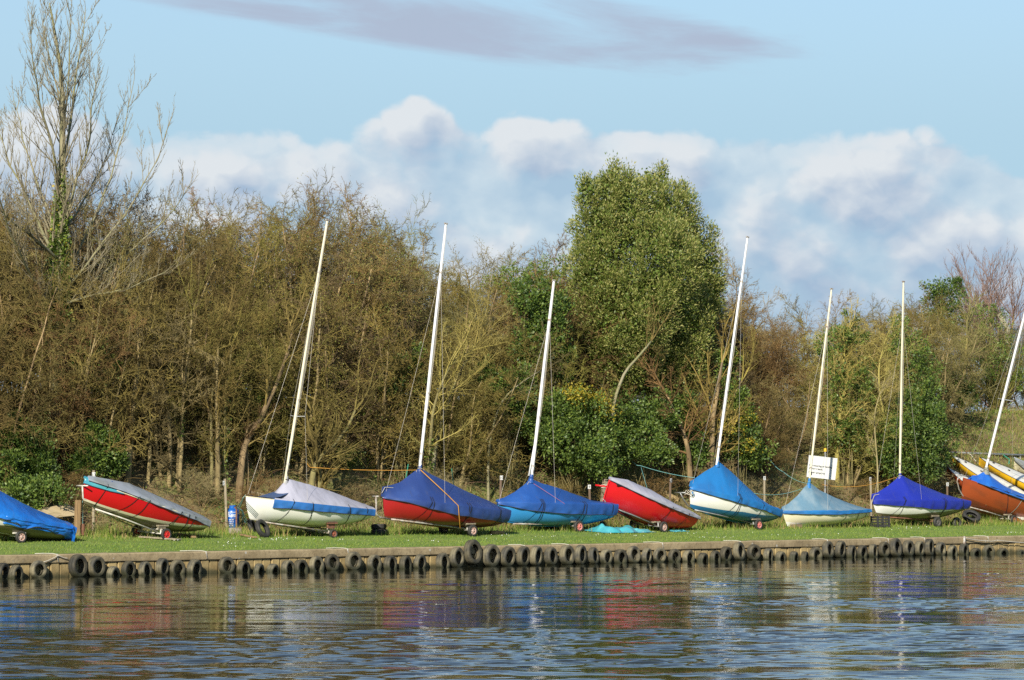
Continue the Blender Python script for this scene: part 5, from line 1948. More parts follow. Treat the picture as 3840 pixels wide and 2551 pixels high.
# --- low tangled scrub at the foot of the hedge
cnt = 0
for px in list(range(-40, 1100, 260)) + list(range(1150, 3500, 190)):
    q = px + rr.uniform(-50, 50)
    tt = rr.uniform(8.8, 10.0)
    p = on_ground(q, tt)
    H = rr.uniform(1.0, 2.2)
    cnt += 1
    place_tree(TH[rr.choice((0, 1, 2, 3))], p, H, rr.uniform(0, 6.28), f'low tangled bare scrub {sect(q)}, {ordinal(cnt)} from the left', 'scrub_bush', 'bush',
               'low bare scrub at the foot of the hedge', rr.choice((twig_straw, twig_grey, twig_brown)), None, rr.uniform(1.3, 1.9))

# --- slender trunks that can be told apart in front of the thicket
SLQ = dict(n=[1, 7, 5, 3], wig=[0.1, 0.20, 0.32, 0.4], up=[0, 0.02, 0.0, 0.0], kids=[1, 12, 6], start=[0, 0.2, 0.15], ang=[0.7, 0.75, 0.8], len=[1, 0.42, 0.42],
           rad=[0.5, 0.45, 0.5], rmin=0.0065)


def slender(label, pts, t, r0, r1, bm_=bark, tm_=twig_brown, ivy=None, side=9, sl=2.2, seed=1, name='slender_tree', from_k=0.35):
    rr = random.Random(seed)
    P = [at(px, py, t) for px, py in pts]
    base = P[0].copy()
    g = zg(*st_of(base))
    if base.z > g:
        P.insert(0, Vector((base.x, base.y, g - 0.2)))
    else:
        P[0].z = min(P[0].z, g - 0.1)
    base = Vector((P[0].x, P[0].y, g))
    # resample smoothly with a little wander
    D = []
    for i in range(len(P) - 1):
        n = max(2, int((P[i + 1] - P[i]).length / 0.35))
        for k in range(n):
            D.append(P[i].lerp(P[i + 1], k / n))
    D.append(P[-1])
    for _ in range(2):
        D = [D[0]] + [(D[i - 1] + D[i] * 2 + D[i + 1]) / 4 for i in range(1, len(D) - 1)] + [D[-1]]
    D = [q + Vector((noise.noise(q * 0.9), 2 * noise.noise(q * 0.7 + Vector((5, 0, 0))), 0)) * 0.06 for q in D]
    rad = [r0 + (r1 - r0) * (i / (len(D) - 1)) for i in range(len(D))]
    rt = empty(name, base, label, 'tree', 'slender bare trees in front of the thicket')
    MB().tube(D, rad, 8).obj('trunk', bm_, rt, base, smooth_all=True)
    segs = []
    for k in range(side):
        f = from_k + (1 - from_k) * rr.random()
        i = min(len(D) - 2, int(f * (len(D) - 1)))
        d = (D[i + 1] - D[i]).normalized()
        a = rr.uniform(0.5, 1.0)
        perp = d.cross(rdir(rr)).normalized()
        grow(segs, D[i], (d * math.cos(a) + perp * math.sin(a)).normalized(), sl * rr.uniform(0.6, 1.2), max(0.012, rad[i] * 0.5), 1, SLQ, rr)
    d = (D[-1] - D[-2]).normalized()
    for k in range(3):
        grow(segs, D[-1], (d + rdir(rr) * 0.45).normalized(), sl * 1.1, r1, 1, SLQ, rr)
    link(bpy.data.objects.new('crown', seg_mesh('crown', [(a - base, b - base, c, e) for a, b, c, e, _ in segs], tm_)), rt)
    if ivy:
        lo, hi, dens, rad_ = ivy
        rng = np.random.default_rng(seed)
        i0, i1 = int(lo * (len(D) - 1)), max(int(lo * (len(D) - 1)) + 1, int(hi * (len(D) - 1)))
        A = np.array([tuple(q - base) for q in D[i0:i1 + 1]])
        n = int(dens * (i1 - i0 + 1) * 0.35)
        idx = rng.integers(0, len(A), n)
        off = rng.normal(size=(n, 3)); off /= np.linalg.norm(off, axis=1, keepdims=True)
        C = A[idx] + off * (rad_ * rng.uniform(0.5, 1.3, n))[:, None] + rng.normal(0, 0.12, (n, 3)) * np.array([0.3, 0.3, 1])
        link(bpy.data.objects.new('ivy', leaf_mesh('ivy', C, off + np.array([0, 0, -0.4]), 0.10, [leaf_mid, leaf_dark, leaf_bright], [0.5, 0.2, 0.3], 0.8, rng)), rt)
    return rt


slender('bare tree with thick brown trunk right of the laurel bushes', [(478, 1800), (482, 1680), (492, 1560), (512, 1450), (520, 1330), (516, 1220)], 10.8, 0.17, 0.035, seed=1, side=14, sl=2.4)
slender('thin pale forked trunk behind the stern of the red dinghy', [(672, 1850), (682, 1700), (675, 1580), (690, 1480), (700, 1330), (720, 1200)], 10.6, 0.085, 0.03, seed=2, tm_=twig_olive, ivy=(0.42, 0.5, 60, 0.16))
slender('leaning thin trunk crossing behind the red dinghy', [(556, 1680), (575, 1560), (600, 1440), (640, 1360), (720, 1290), (790, 1250)], 11.0, 0.075, 0.03, seed=3)
slender('straight tall trunk left of the lavender covered dinghy', [(812, 1880), (816, 1700), (818, 1550), (815, 1420), (820, 1300)], 10.4, 0.11, 0.03, seed=4, side=12)
slender('ivy clad thin trunk close beside a straight tall trunk', [(842, 1850), (840, 1700), (846, 1550), (850, 1430), (868, 1300)], 10.6, 0.08, 0.03, seed=5, ivy=(0.15, 0.7, 70, 0.16), bm_=bark_ivy, tm_=twig_olive)
slender('mossy thin trunk leaning left of the straight tall trunk', [(790, 1850), (795, 1700), (792, 1580), (800, 1500), (805, 1380)], 10.7, 0.075, 0.03, seed=15, bm_=bark_ivy)
slender('crooked bare trunk bending right behind the lavender cover', [(895, 1840), (905, 1720), (930, 1640), (985, 1560), (1005, 1500), (1030, 1455), (1065, 1370), (1095, 1250)], 10.2, 0.15, 0.05, seed=6, side=13)
slender('thin branch trunk curving off the crooked bare trunk', [(925, 1700), (922, 1620), (935, 1590), (958, 1585)], 10.3, 0.06, 0.03, seed=16, side=3, sl=1.2)
slender('coppiced stump with low arching limb behind the lavender cover', [(1168, 1850), (1175, 1760), (1200, 1715), (1262, 1660), (1310, 1600), (1330, 1540)], 9.6, 0.14, 0.04, seed=7, side=8, bm_=bark_ivy)
slender('short straight ivy trunk beside the arching limb', [(1202, 1860), (1198, 1780), (1196, 1720)], 9.7, 0.13, 0.09, seed=8, side=10, sl=2.4, bm_=bark_ivy)
slender('ivy wrapped trunk right of the navy tent cover mast', [(1606, 1790), (1612, 1680), (1620, 1560), (1650, 1450), (1690, 1370)], 10.0, 0.10, 0.035, seed=9, ivy=(0.0, 0.45, 150, 0.15), tm_=twig_gold, bm_=bark_ivy, side=14, sl=2.3)
slender('forked tawny trunk fanning upward behind the navy tent cover', [(1625, 1720), (1645, 1620), (1680, 1510), (1720, 1400), (1770, 1320)], 10.6, 0.10, 0.025, seed=10, tm_=twig_gold, bm_=bark_ash, side=14, sl=2.4)
slender('pale arching dead limbs behind the royal blue tent cover', [(1830, 1700), (1850, 1580), (1880, 1500), (1960, 1430), (2030, 1390)], 10.2, 0.06, 0.02, seed=11, tm_=twig_grey, bm_=bark_ash, side=10, sl=1.8)
slender('bent brown trunk between the scarlet dinghy and azure cover', [(2592, 1790), (2586, 1700), (2566, 1630), (2530, 1560), (2500, 1480)], 9.9, 0.13, 0.06, seed=12, side=10, sl=2.0)
slender('stout double trunk left of the azure cover mast', [(2656, 1780), (2668, 1680), (2675, 1560), (2690, 1440), (2705, 1360)], 9.8, 0.22, 0.05, seed=13, side=14, sl=2.6, tm_=twig_olive)
slender('thinner leaning trunk right of the stout double trunk', [(2678, 1740), (2698, 1640), (2730, 1530), (2780, 1430)], 9.9, 0.12, 0.03, seed=14, side=12, sl=2.4, tm_=twig_olive)
slender('pale crooked limb in the lower part of the evergreen tree', [(2290, 1640), (2310, 1480), (2335, 1400), (2400, 1330), (2440, 1280)], 9.6, 0.10, 0.04, seed=17, side=5, sl=1.6, bm_=bark_ash)
slender('yellow lichened tree left of the slim upright mast', [(3140, 1700), (3150, 1560), (3160, 1430), (3165, 1340), (3172, 1290)], 11.0, 0.12, 0.035, seed=18, bm_=twig_gold, tm_=twig_gold, side=46, sl=1.9, from_k=0.25)
slender('golden drooping lichened limbs behind the slim upright mast', [(3330, 1620), (3300, 1500), (3290, 1420), (3300, 1350)], 10.4, 0.09, 0.03, seed=19, bm_=twig_gold, tm_=twig_gold, side=38, sl=1.9, from_k=0.2)
slender('white dead crooked branch under the golden limbs', [(3290, 1760), (3285, 1640), (3270, 1560), (3300, 1480)], 9.4, 0.045, 0.02, seed=20, bm_=twig_straw, tm_=twig_straw, side=5, sl=1.0)
slender('spreading bare tree with pale limbs at the right end of the hedge', [(3600, 1570), (3605, 1450), (3620, 1350), (3630, 1270)], 15.0, 0.14, 0.04, seed=21, bm_=twig_gold, tm_=twig_grey, side=34, sl=2.4, from_k=0.25)

# --- tall bare ash at the left
def ash():
    rr = random.Random(5)
    t = 12.4
    base = on_ground(212, t)
    rt = empty('ash_tree', base, 'tall bare ash tree with ivy on its trunk rising above the hedge at left', 'tree')
    Y = 118.0
    def q(px, py, dt=0.0): return at(px, py, t + dt)
    Q = dict(n=[1, 9, 6, 4], wig=[0, 0.07, 0.13, 0.20], up=[0, 0.04, 0.16, 0.22], kids=[1, 10, 5], start=[0, 0.2, 0.25], ang=[0.6, 0.62, 0.65], len=[1, 0.34, 0.42], rad=[0.5, 0.40, 0.5], rmin=0.0090, short=0.5, taper=0.80)
    trunk = [base - Vector((0, 0, 0.3)), q(214, 1250), q(222, 1000), q(228, 800), q(232, 620), q(236, 420), q(228, 260), q(205, 120), q(182, -10)]
    rad = [0.20, 0.18, 0.165, 0.14, 0.115, 0.10, 0.07, 0.045, 0.02]
    D, RR = [], []
    for i in range(len(trunk) - 1):
        for k in range(6):
            D.append(trunk[i].lerp(trunk[i + 1], k / 6))
            RR.append(rad[i] + (rad[i + 1] - rad[i]) * k / 6)
    mb = MB().tube(D, RR, 10)
    segs = []
    limbs = [((222, 1000), [(160, 860), (90, 720), (30, 600), (-10, 480)], 0.10, 0.4), ((226, 880), [(280, 700), (330, 560), (345, 420), (362, 290)], 0.085, -0.5),
             ((232, 640), [(262, 470), (282, 320), (300, 180), (318, 30)], 0.085, 0.6), ((230, 700), [(190, 520), (150, 380), (125, 240), (118, 70)], 0.075, -0.4),
             ((216, 1100), [(300, 930), (390, 740), (450, 560), (505, 300)], 0.075, 0.4), ((216, 1120), [(320, 990), (450, 830), (560, 660), (640, 450)], 0.075, -0.5),
             ((214, 1180), [(340, 1060), (500, 930), (640, 800), (712, 690)], 0.07, -0.3), ((222, 980), [(120, 890), (30, 820), (-60, 720)], 0.085, -0.6),
             ((235, 480), [(215, 330), (180, 210), (160, 60)], 0.05, 0.3), ((234, 560), [(250, 400), (262, 260), (268, 20)], 0.06, -0.3),
             ((214, 1160), [(130, 1060), (60, 930), (0, 760), (-20, 640)], 0.09, -0.9), ((215, 1150), [(330, 1110), (480, 1080), (620, 1020)], 0.075, -1.2),
             ((224, 900), [(300, 780), (390, 620), (430, 480)], 0.07, 1.0), ((224, 930), [(170, 760), (95, 560), (55, 380)], 0.08, 1.0)]
    for a, pts, r0, dt in limbs:
        P = [q(*a)] + [q(px, py, dt * (i + 1)) for i, (px, py) in enumerate(pts)]
        C = []
        for i in range(len(P) - 1):
            for k in range(5):
                C.append(P[i].lerp(P[i + 1], k / 5))
        C.append(P[-1])
        for _ in range(3):
            C = [C[0]] + [(C[i - 1] + 2 * C[i] + C[i + 1]) / 4 for i in range(1, len(C) - 1)] + [C[-1]]
        C = [c + Vector((noise.noise(c), 0, noise.noise(c + Vector((3, 3, 3))))) * 0.08 for c in C]
        n = len(C)
        rd = [0.72 * r0 * (1 - 0.80 * i / (n - 1)) for i in range(n)]
        mb.tube(C, rd, 6)
        for i in range(2, n - 1):
            for _ in range(1 if i % 2 else 2):
                d = (C[i + 1] - C[i]).normalized()
                an = rr.uniform(0.45, 0.85)
                perp = d.cross(rdir(rr)).normalized()
                grow(segs, C[i], (d * math.cos(an) + perp * math.sin(an) + UP * 0.2).normalized(), (1.9 - 1.0 * i / n) * rr.uniform(0.6, 1.2), max(0.012, rd[i] * 0.5), 2, Q, rr)
            if i % 4 == 2:
                d = (C[i + 1] - C[i]).normalized()
                perp = d.cross(rdir(rr)).normalized()
                grow(segs, C[i], (d * 0.8 + perp * 0.55 + UP * 0.2).normalized(), (3.0 - 1.4 * i / n) * rr.uniform(0.6, 1.1), max(0.016, rd[i] * 0.6), 1, Q, rr)
        grow(segs, C[-1], (C[-1] - C[-2]).normalized(), 0.9, 0.012, 2, Q, rr)
    for i in range(14, len(D) - 1):
        d = (D[i + 1] - D[i]).normalized()
        perp = d.cross(rdir(rr)).normalized()
        grow(segs, D[i], (d * 0.75 + perp * 0.6).normalized(), 2.4 * (1 - 0.6 * i / len(D)) * rr.uniform(0.7, 1.2), max(0.012, RR[i] * 0.35), 1 if i % 2 else 2, Q, rr)
    mb.obj('trunk', bark_ash, rt, base, smooth_all=True)
    link(bpy.data.objects.new('crown', seg_mesh('ash_crown', [(a - base, b - base, c, e) for a, b, c, e, _ in segs], mat('ash_twig', (0.21, 0.18, 0.105), 0.85, (0.28, 0.24, 0.15), 0.8, 0.8))), rt)
    rng = np.random.default_rng(9)
    A = np.array([tuple(d - base) for d in D])
    n = 5200
    zlo, zhi = q(214, 1300).z - base.z, q(230, 640).z - base.z
    idx = np.array([i for i in range(len(A)) if zlo < A[i, 2] < zhi])
    w_ = np.array([1.0 - 0.75 * (A[i, 2] - zlo) / (zhi - zlo) for i in idx])
    pk = rng.choice(idx, n, p=w_ / w_.sum())
    o = rng.normal(size=(n, 3)); o /= np.linalg.norm(o, axis=1, keepdims=True)
    rad_ = 0.18 + 0.34 * (1 - (A[pk, 2] - zlo) / (zhi - zlo))
    C = A[pk] + o * (rad_ * rng.uniform(0.5, 1.25, n))[:, None] + rng.normal(0, 0.15, (n, 3)) * np.array([0.2, 0.2, 1])
    link(bpy.data.objects.new('ivy', leaf_mesh('ash_ivy', C, o + np.array([0, 0, -0.3]), 0.11, [leaf_mid, leaf_bright, leaf_dark, leaf_yellow], [0.42, 0.42, 0.12, 0.04], 0.8, rng)), rt)


ash()


# --- leafy masses
def leafy(name, label, cat, base, blobs, n, size, mats, wts, seed, part='leaves', aspect=0.5, upb=0.25, inner=0.35, twigs=None, group=None, spiky=0.0, cl=55, cr_=(0.16, 0.36)):
    """blobs: (centre, radii) clumps; leaves gather near the surface of smaller clusters on every clump"""
    rng = np.random.default_rng(seed)
    rt = empty(name, base, label, cat, group)
    B = np.array([(*c, *r) for c, r in blobs])
    vol = (B[:, 3] * B[:, 4] * B[:, 5]) ** (2 / 3)
    # clusters
    nc = max(6, int(n / cl))
    bi = rng.choice(len(B), nc, p=vol / vol.sum())
    o = rng.normal(size=(nc, 3)); o /= np.linalg.norm(o, axis=1, keepdims=True)
    rad = np.where(rng.random(nc) < inner, rng.uniform(0.3, 0.85, nc), rng.uniform(0.86, 1.06, nc))
    CC = B[bi, :3] + o * B[bi, 3:] * rad[:, None]
    CO = o
    ci = rng.integers(0, nc, n)
    lo = rng.normal(size=(n, 3))
    lo /= np.linalg.norm(lo, axis=1, keepdims=True)
    cr = rng.uniform(*cr_, nc) * (size / 0.09) ** 0.6
    C = CC[ci] + lo * (cr[ci] * rng.uniform(0.35, 1.0, n))[:, None] * np.array([1, 1, 1 + spiky])
    D = lo * 0.8 + CO[ci] * 0.7 + np.array([0, 0, upb]) + rng.normal(0, 0.35, (n, 3))
    ni = int(n * 0.24)
    b2 = rng.choice(len(B), ni, p=vol / vol.sum())
    oi = rng.normal(size=(ni, 3)); oi /= np.linalg.norm(oi, axis=1, keepdims=True)
    Ci = B[b2, :3] + oi * B[b2, 3:] * rng.uniform(0.35, 0.88, ni)[:, None]
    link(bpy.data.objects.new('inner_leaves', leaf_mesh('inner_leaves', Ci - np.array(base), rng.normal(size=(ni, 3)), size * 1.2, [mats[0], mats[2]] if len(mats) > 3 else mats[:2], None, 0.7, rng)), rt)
    keep = C[:, 2] > np.array([zg(*st_of(c)) for c in C[:1]])[0] - 5
    link(bpy.data.objects.new(part, leaf_mesh(part, C[keep] - np.array(base), D[keep], size, mats, wts, aspect, rng)), rt)
    if twigs is not None:
        rr = random.Random(seed)
        segs = []
        for k in range(twigs[0]):
            c = Vector(CC[rr.randrange(nc)])
            root = Vector(base) + Vector((rr.uniform(-.3, .3), rr.uniform(-.3, .3), 0))
            mid = root.lerp(c, 0.5) + Vector((0, 0, 0.25 * (c - root).length * 0.3)) + rdir(rr) * 0.2
            r_ = twigs[1]
            segs += [(root - Vector(base), mid - Vector(base), r_, r_ * 0.6), (mid - Vector(base), c - Vector(base), r_ * 0.6, r_ * 0.2)]
        link(bpy.data.objects.new('branches', seg_mesh('branches', segs, twigs[2], 5)), rt)
    return rt


def blobs_px(lst, t):
    """(px, py, radius px x, radius px y, dt) to world clumps"""
    out = []
    for px, py, rx, ry, dt in lst:
        c = at(px, py, t + dt)
        k = 1 / ppm(c)
        out.append((tuple(c), (rx * k, rx * k * 0.9, ry * k)))
    return out


# broad evergreen (holm oak)
t = 12.2
bs = blobs_px([(2300, 770, 130, 120, 0), (2420, 830, 190, 150, 0.5), (2230, 860, 95, 130, 0), (2330, 700, 40, 70, 0), (2200, 720, 40, 70, 0), (2260, 690, 32, 50, 0.4), (2300, 668, 36, 60, 0), (2420, 690, 46, 70, 0.5), (2480, 680, 36, 60, 0.3),
               (2520, 830, 100, 140, 0), (2590, 960, 110, 150, 0), (2640, 1060, 80, 150, 0), (2400, 1000, 230, 200, -0.8), (2230, 1040, 110, 170, -0.2), (2350, 1180, 190, 170, -0.8),
               (2520, 1180, 160, 180, -0.5), (2620, 1200, 90, 110, 0), (2660, 1130, 50, 80, 0), (2250, 1220, 110, 130, 0.2), (2330, 1330, 150, 110, -0.2), (2500, 1330, 150, 120, -0.3), (2600, 1320, 80, 90, 0),
               (2400, 1430, 120, 70, 0), (2540, 1440, 110, 70, 0), (2570, 720, 20, 50, 0)], t)
base = on_ground(2440, 12.4)
hk = leafy('evergreen_oak', 'broad dense evergreen tree with pale olive leaf tips above the scarlet dinghy', 'tree', base, bs, 150000, 0.112, [leaf_oak, leaf_pale, leaf_mid, leaf_dark], [0.46, 0.34, 0.15, 0.05], 101, 'crown', 0.38, 0.75, 0.12, spiky=0.35, cl=95, cr_=(0.20, 0.42))
MB().tube([base - Vector((0, 0, .3)), base + Vector((0.1, 0, 2.5)), at(2430, 1250, 12.4), at(2400, 900, 12.4)], [0.35, 0.28, 0.2, 0.08], 8).obj('trunk', bark, hk, base, smooth_all=True)

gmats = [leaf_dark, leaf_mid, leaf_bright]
for nm, label, lst, t, n, sz, w_, sd_, tw, extra in (
    ('laurel_bush', 'glossy laurel bush at the left edge behind the blue polythene', [(70, 1660, 80, 110, 0), (140, 1740, 80, 90, -0.4), (10, 1770, 80, 90, -0.6), (90, 1850, 100, 50, -0.8), (150, 1600, 40, 60, 0.3)], 10.8, 13000, 0.105, [0.55, 0.34, 0.11], 1, None, None),
    ('laurel_bush', 'rounded glossy laurel bush above the bow of the red dinghy', [(370, 1680, 75, 60, 0), (330, 1745, 65, 55, -0.2), (420, 1735, 55, 55, -0.2), (350, 1620, 35, 40, 0)], 10.6, 9000, 0.105, [0.50, 0.36, 0.14], 2, None, None),
    ('ivy_mound', 'ivy covered shrub left of the pale plywood, in front of laurel', [(60, 1870, 90, 60, 0), (180, 1850, 90, 50, 0)], 8.8, 3500, 0.10, [0.4, 0.45, 0.15], 3, None, None),
    ('ivy_mass', 'ivy patch high in the hedge above the red dinghy', [(330, 1350, 70, 70, 0), (380, 1390, 70, 60, 0), (290, 1400, 60, 60, 0.4)], 11.4, 2600, 0.12, [0.4, 0.45, 0.15], 4, None, None),
    ('ivy_mass', 'dark ivy mass at the hedge top left of the evergreen', [(1990, 1130, 70, 90, 0), (2060, 1190, 80, 130, -0.2), (2000, 1300, 80, 80, 0), (2090, 1340, 60, 90, 0)], 11.6, 9000, 0.12, [0.5, 0.36, 0.14], 5, None, None),
    ('ivy_shrub', 'big green ivy shrub with yellow top beside the royal blue mast', [(2180, 1540, 90, 80, 0), (2080, 1560, 70, 90, 0.2), (2150, 1660, 140, 80, -0.3), (2250, 1620, 80, 90, -0.2), (2060, 1640, 60, 60, 0), (2220, 1740, 110, 60, -0.6)], 9.6, 15000, 0.11, [0.36, 0.42, 0.22], 6, None, 'yellow'),
    ('ivy_mass', 'ivy below the evergreen tree right of the yellow topped shrub', [(2330, 1560, 70, 120, 0), (2400, 1640, 90, 100, -0.2), (2460, 1560, 80, 100, 0.2), (2330, 1680, 70, 70, -0.4), (2440, 1700, 90, 40, -0.7)], 10.0, 11000, 0.11, [0.45, 0.37, 0.18], 7, None, None),
    ('ivy_mass', 'ivy growing round the trunks left of the azure cover', [(2600, 1620, 60, 110, 0), (2560, 1540, 60, 80, 0.3), (2620, 1720, 50, 60, -0.3)], 10.2, 4500, 0.11, [0.5, 0.36, 0.14], 8, None, None),
    ('ivy_shrub', 'yellowish green ivy shrub right of the azure tent cover', [(2780, 1650, 80, 80, 0), (2830, 1700, 70, 60, -0.3), (2760, 1570, 70, 60, 0.3), (2740, 1500, 60, 60, 0.4), (2720, 1380, 50, 90, 0.8)], 9.8, 7500, 0.11, [0.28, 0.42, 0.30], 9, None, 'yellow2'),
    ('ivy_mass', 'ivy climbing the yellow lichened tree', [(3150, 1430, 60, 100, 0), (3200, 1500, 70, 110, 0), (3160, 1620, 70, 90, -0.2), (3130, 1300, 60, 80, 0.3), (3190, 1250, 60, 80, 0.4), (3220, 1380, 60, 80, 0.2)], 10.9, 6800, 0.105, [0.30, 0.44, 0.26], 10, None, None),
    ('holly_bush', 'dense dark holly bush behind the ultramarine tent cover', [(3420, 1560, 120, 90, 0), (3400, 1660, 130, 110, -0.3), (3500, 1640, 90, 110, -0.2), (3430, 1740, 120, 70, -0.5), (3510, 1730, 45, 60, -0.4), (3320, 1700, 60, 90, 0), (3460, 1480, 80, 70, 0.3)], 9.8, 19000, 0.105, [0.52, 0.36, 0.12], 11, None, None),
    ('ivy_mass', 'green ivy curtain above the holly right of the slim mast', [(3400, 1320, 70, 100, 0.3), (3440, 1400, 70, 80, 0.2), (3380, 1250, 50, 70, 0.5), (3480, 1350, 50, 80, 0.5)], 11.4, 3600, 0.10, [0.30, 0.44, 0.26], 12, None, None),
    ('ivy_mass', 'ivy covered stump on the bank left of the orange dinghy mast', [(3610, 1480, 50, 80, 0), (3560, 1450, 45, 60, 0.3)], 14.2, 3000, 0.11, [0.45, 0.40, 0.15], 13, None, None),
    ('conifer_bush', 'dark green conifer tip showing above the hedge at right', [(3510, 1085, 50, 40, 0), (3575, 1078, 42, 42, 0), (3540, 1130, 80, 50, 0), (3540, 1200, 90, 60, 0)], 21.0, 5000, 0.11, [0.7, 0.3, 0.0], 14, None, None),
    ('ivy_mass', 'ivy among bare stems above the navy tent cover', [(1480, 1400, 50, 70, 0.4), (1460, 1450, 45, 50, 0.2), (1560, 1380, 35, 90, 0)], 11.0, 2600, 0.11, [0.42, 0.44, 0.14], 15, None, None),
    ('ivy_mass', 'ivy among bare stems left of the royal blue mast', [(1840, 1420, 60, 60, 0), (1920, 1500, 80, 60, 0), (1960, 1440, 60, 60, 0.3), (1980, 1580, 70, 60, -0.2)], 10.6, 6000, 0.11, [0.42, 0.42, 0.16], 16, None, None),
    ('ivy_mass', 'leafy hedge crest just left of the evergreen', [(1960, 1030, 90, 50, 0), (2070, 1000, 80, 60, 0), (2010, 1060, 110, 50, 0), (1890, 1060, 80, 40, 0.3)], 13.6, 2600, 0.085, [0.05, 0.30, 0.65], 17, None, None),
    ('ivy_mass', 'scattered ivy low in the hedge behind the lavender covered dinghy', [(980, 1500, 60, 50, 0), (1080, 1640, 70, 60, -0.3), (1300, 1700, 60, 50, -0.6), (1360, 1560, 50, 60, 0), (1240, 1440, 50, 50, 0.2)], 12.0, 4200, 0.10, [0.40, 0.42, 0.18], 19, None, None),
    ('ivy_mass', 'scattered ivy low in the hedge behind the red dinghy', [(560, 1560, 50, 60, 0.2), (620, 1700, 60, 50, -0.3), (740, 1480, 50, 60, 0.3), (900, 1400, 45, 60, 0.4), (450, 1500, 60, 60, 0.3)], 12.2, 3800, 0.10, [0.42, 0.42, 0.16], 20, None, None),
    ('young_bush', 'pale green spring bush on the bank at the right edge', [(3720, 1380, 80, 70, 0), (3780, 1320, 70, 70, 0.3), (3680, 1280, 70, 70, 0.4), (3800, 1420, 60, 60, 0), (3700, 1180, 90, 50, 0.6)], 17.0, 3600, 0.10, [0.10, 0.35, 0.55], 18, (60, 0.02, twig_olive), None),
):
    bs = blobs_px(lst, t)
    cx = lst[0][0]
    base = on_ground(sum(q[0] for q in lst) / len(lst), t)
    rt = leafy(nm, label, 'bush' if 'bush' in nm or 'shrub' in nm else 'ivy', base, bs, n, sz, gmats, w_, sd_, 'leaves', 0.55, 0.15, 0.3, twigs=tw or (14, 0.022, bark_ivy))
    if extra:
        rng = np.random.default_rng(sd_ + 50)
        k = 2600 if extra == 'yellow' else 800
        cs = [at(2160, 1480, 9.5), at(2215, 1500, 9.5), at(2250, 1540, 9.4)] if extra == 'yellow' else [at(2800, 1670, 9.4), at(2790, 1570, 9.6), at(2730, 1610, 9.5)]
        C = np.array([tuple(cs[i]) for i in rng.integers(0, len(cs), k)]) + rng.normal(0, 1, (k, 3)) * np.array([0.32, 0.32, 0.20])
        link(bpy.data.objects.new('yellow_leaves', leaf_mesh('yellow_leaves', C - np.array(base), rng.normal(size=(k, 3)) + np.array([0, 0, -0.3]), 0.11, [leaf_yellow, leaf_bright], [0.7, 0.3], 0.5, rng)), rt)

# reddish bare tree beyond the fence, fine upward twigs
rr = random.Random(31)
segs = []
Q = dict(n=[4, 6, 5, 3], wig=[0.05, 0.07, 0.10, 0.14], up=[0.05, 0.10, 0.12, 0.10], kids=[16, 13, 7], start=[0.2, 0.15, 0.1], ang=[0.55, 0.45, 0.42], len=[0.75, 0.42, 0.42], rad=[0.5, 0.45, 0.5], rmin=0.010, short=0.35)
for k in range(4):
    grow(segs, Vector((0, 0, 0)), Vector((rr.uniform(-.22, .22), rr.uniform(-.22, .22), 1)).normalized(), 8.2, 0.15, 0, Q, rr)
tm, cm = split_tree('willow', segs, 1, bark, twig_red)
tt = 40.0
p = on_ground(3745, tt)
place_tree((tm, cm, None, max(s_[1].z for s_ in segs)), p, at(3745, 890, tt).z - p.z, 0.4, 'far reddish bare tree with fine upright twigs at the right edge', 'willow_tree', 'tree', wide=1.25)

# thin shoots standing above the hedge line
for k, (px, y0_, y1_, t_) in enumerate(((760, 860, 660, 16), (1170, 820, 660, 16), (1320, 840, 640, 16.5), (1590, 1000, 770, 16), (2690, 1050, 800, 16), (2760, 1040, 850, 16), (3010, 1180, 1060, 17), (3130, 1180, 1040, 18), (1900, 1010, 900, 17), (2080, 960, 850, 17))):
    slender(f'thin bare shoots above the hedge, {ordinal(sorted([760, 1170, 1320, 1590, 2690, 2760, 3010, 3130, 1900, 2080]).index(px) + 1)} spray from the left', [(px + 10, y0_ + 260), (px, y0_ + 20), (px + rr.uniform(-15, 15), (y0_ + y1_) / 2 + 60)], t_, 0.03, 0.010, bm_=twig_brown, tm_=twig_brown, side=16, sl=1.15, seed=60 + k, name='bare_shoots', from_k=0.3)


# ------------------------------------------------------------------ ground cover
def blades(name, S, T, H, width, lean, mats, wts, seed, label, cat=None, kind='stuff', lift=0.0):
    rng = np.random.default_rng(seed)
    n = len(S)
    P = np.array([tuple(W(float(a), float(b))) for a, b in zip(S, T)])
    P[:, 2] += lift
    az = rng.uniform(0, 2 * math.pi, n)
    side = np.stack([np.cos(az), np.sin(az), np.zeros(n)], 1) * (width * rng.uniform(0.6, 1.3, n))[:, None]
    az2 = rng.uniform(0, 2 * math.pi, n)
    ln = rng.uniform(0, 1, n) * lean
    top = np.stack([np.cos(az2) * ln, np.sin(az2) * ln, np.ones(n)], 1)
    top /= np.linalg.norm(top, axis=1, keepdims=True)
    top *= H[:, None]
    v = np.stack([P - side / 2, P + side / 2, P + top], 1).reshape(-1, 3)
    f = np.arange(n * 3).reshape(-1, 3)
    me = np_mesh(name, v, f, mats, rng.choice(len(mats), n, p=wts))
    tag(link(bpy.data.objects.new(name, me)), label, cat, None, kind)


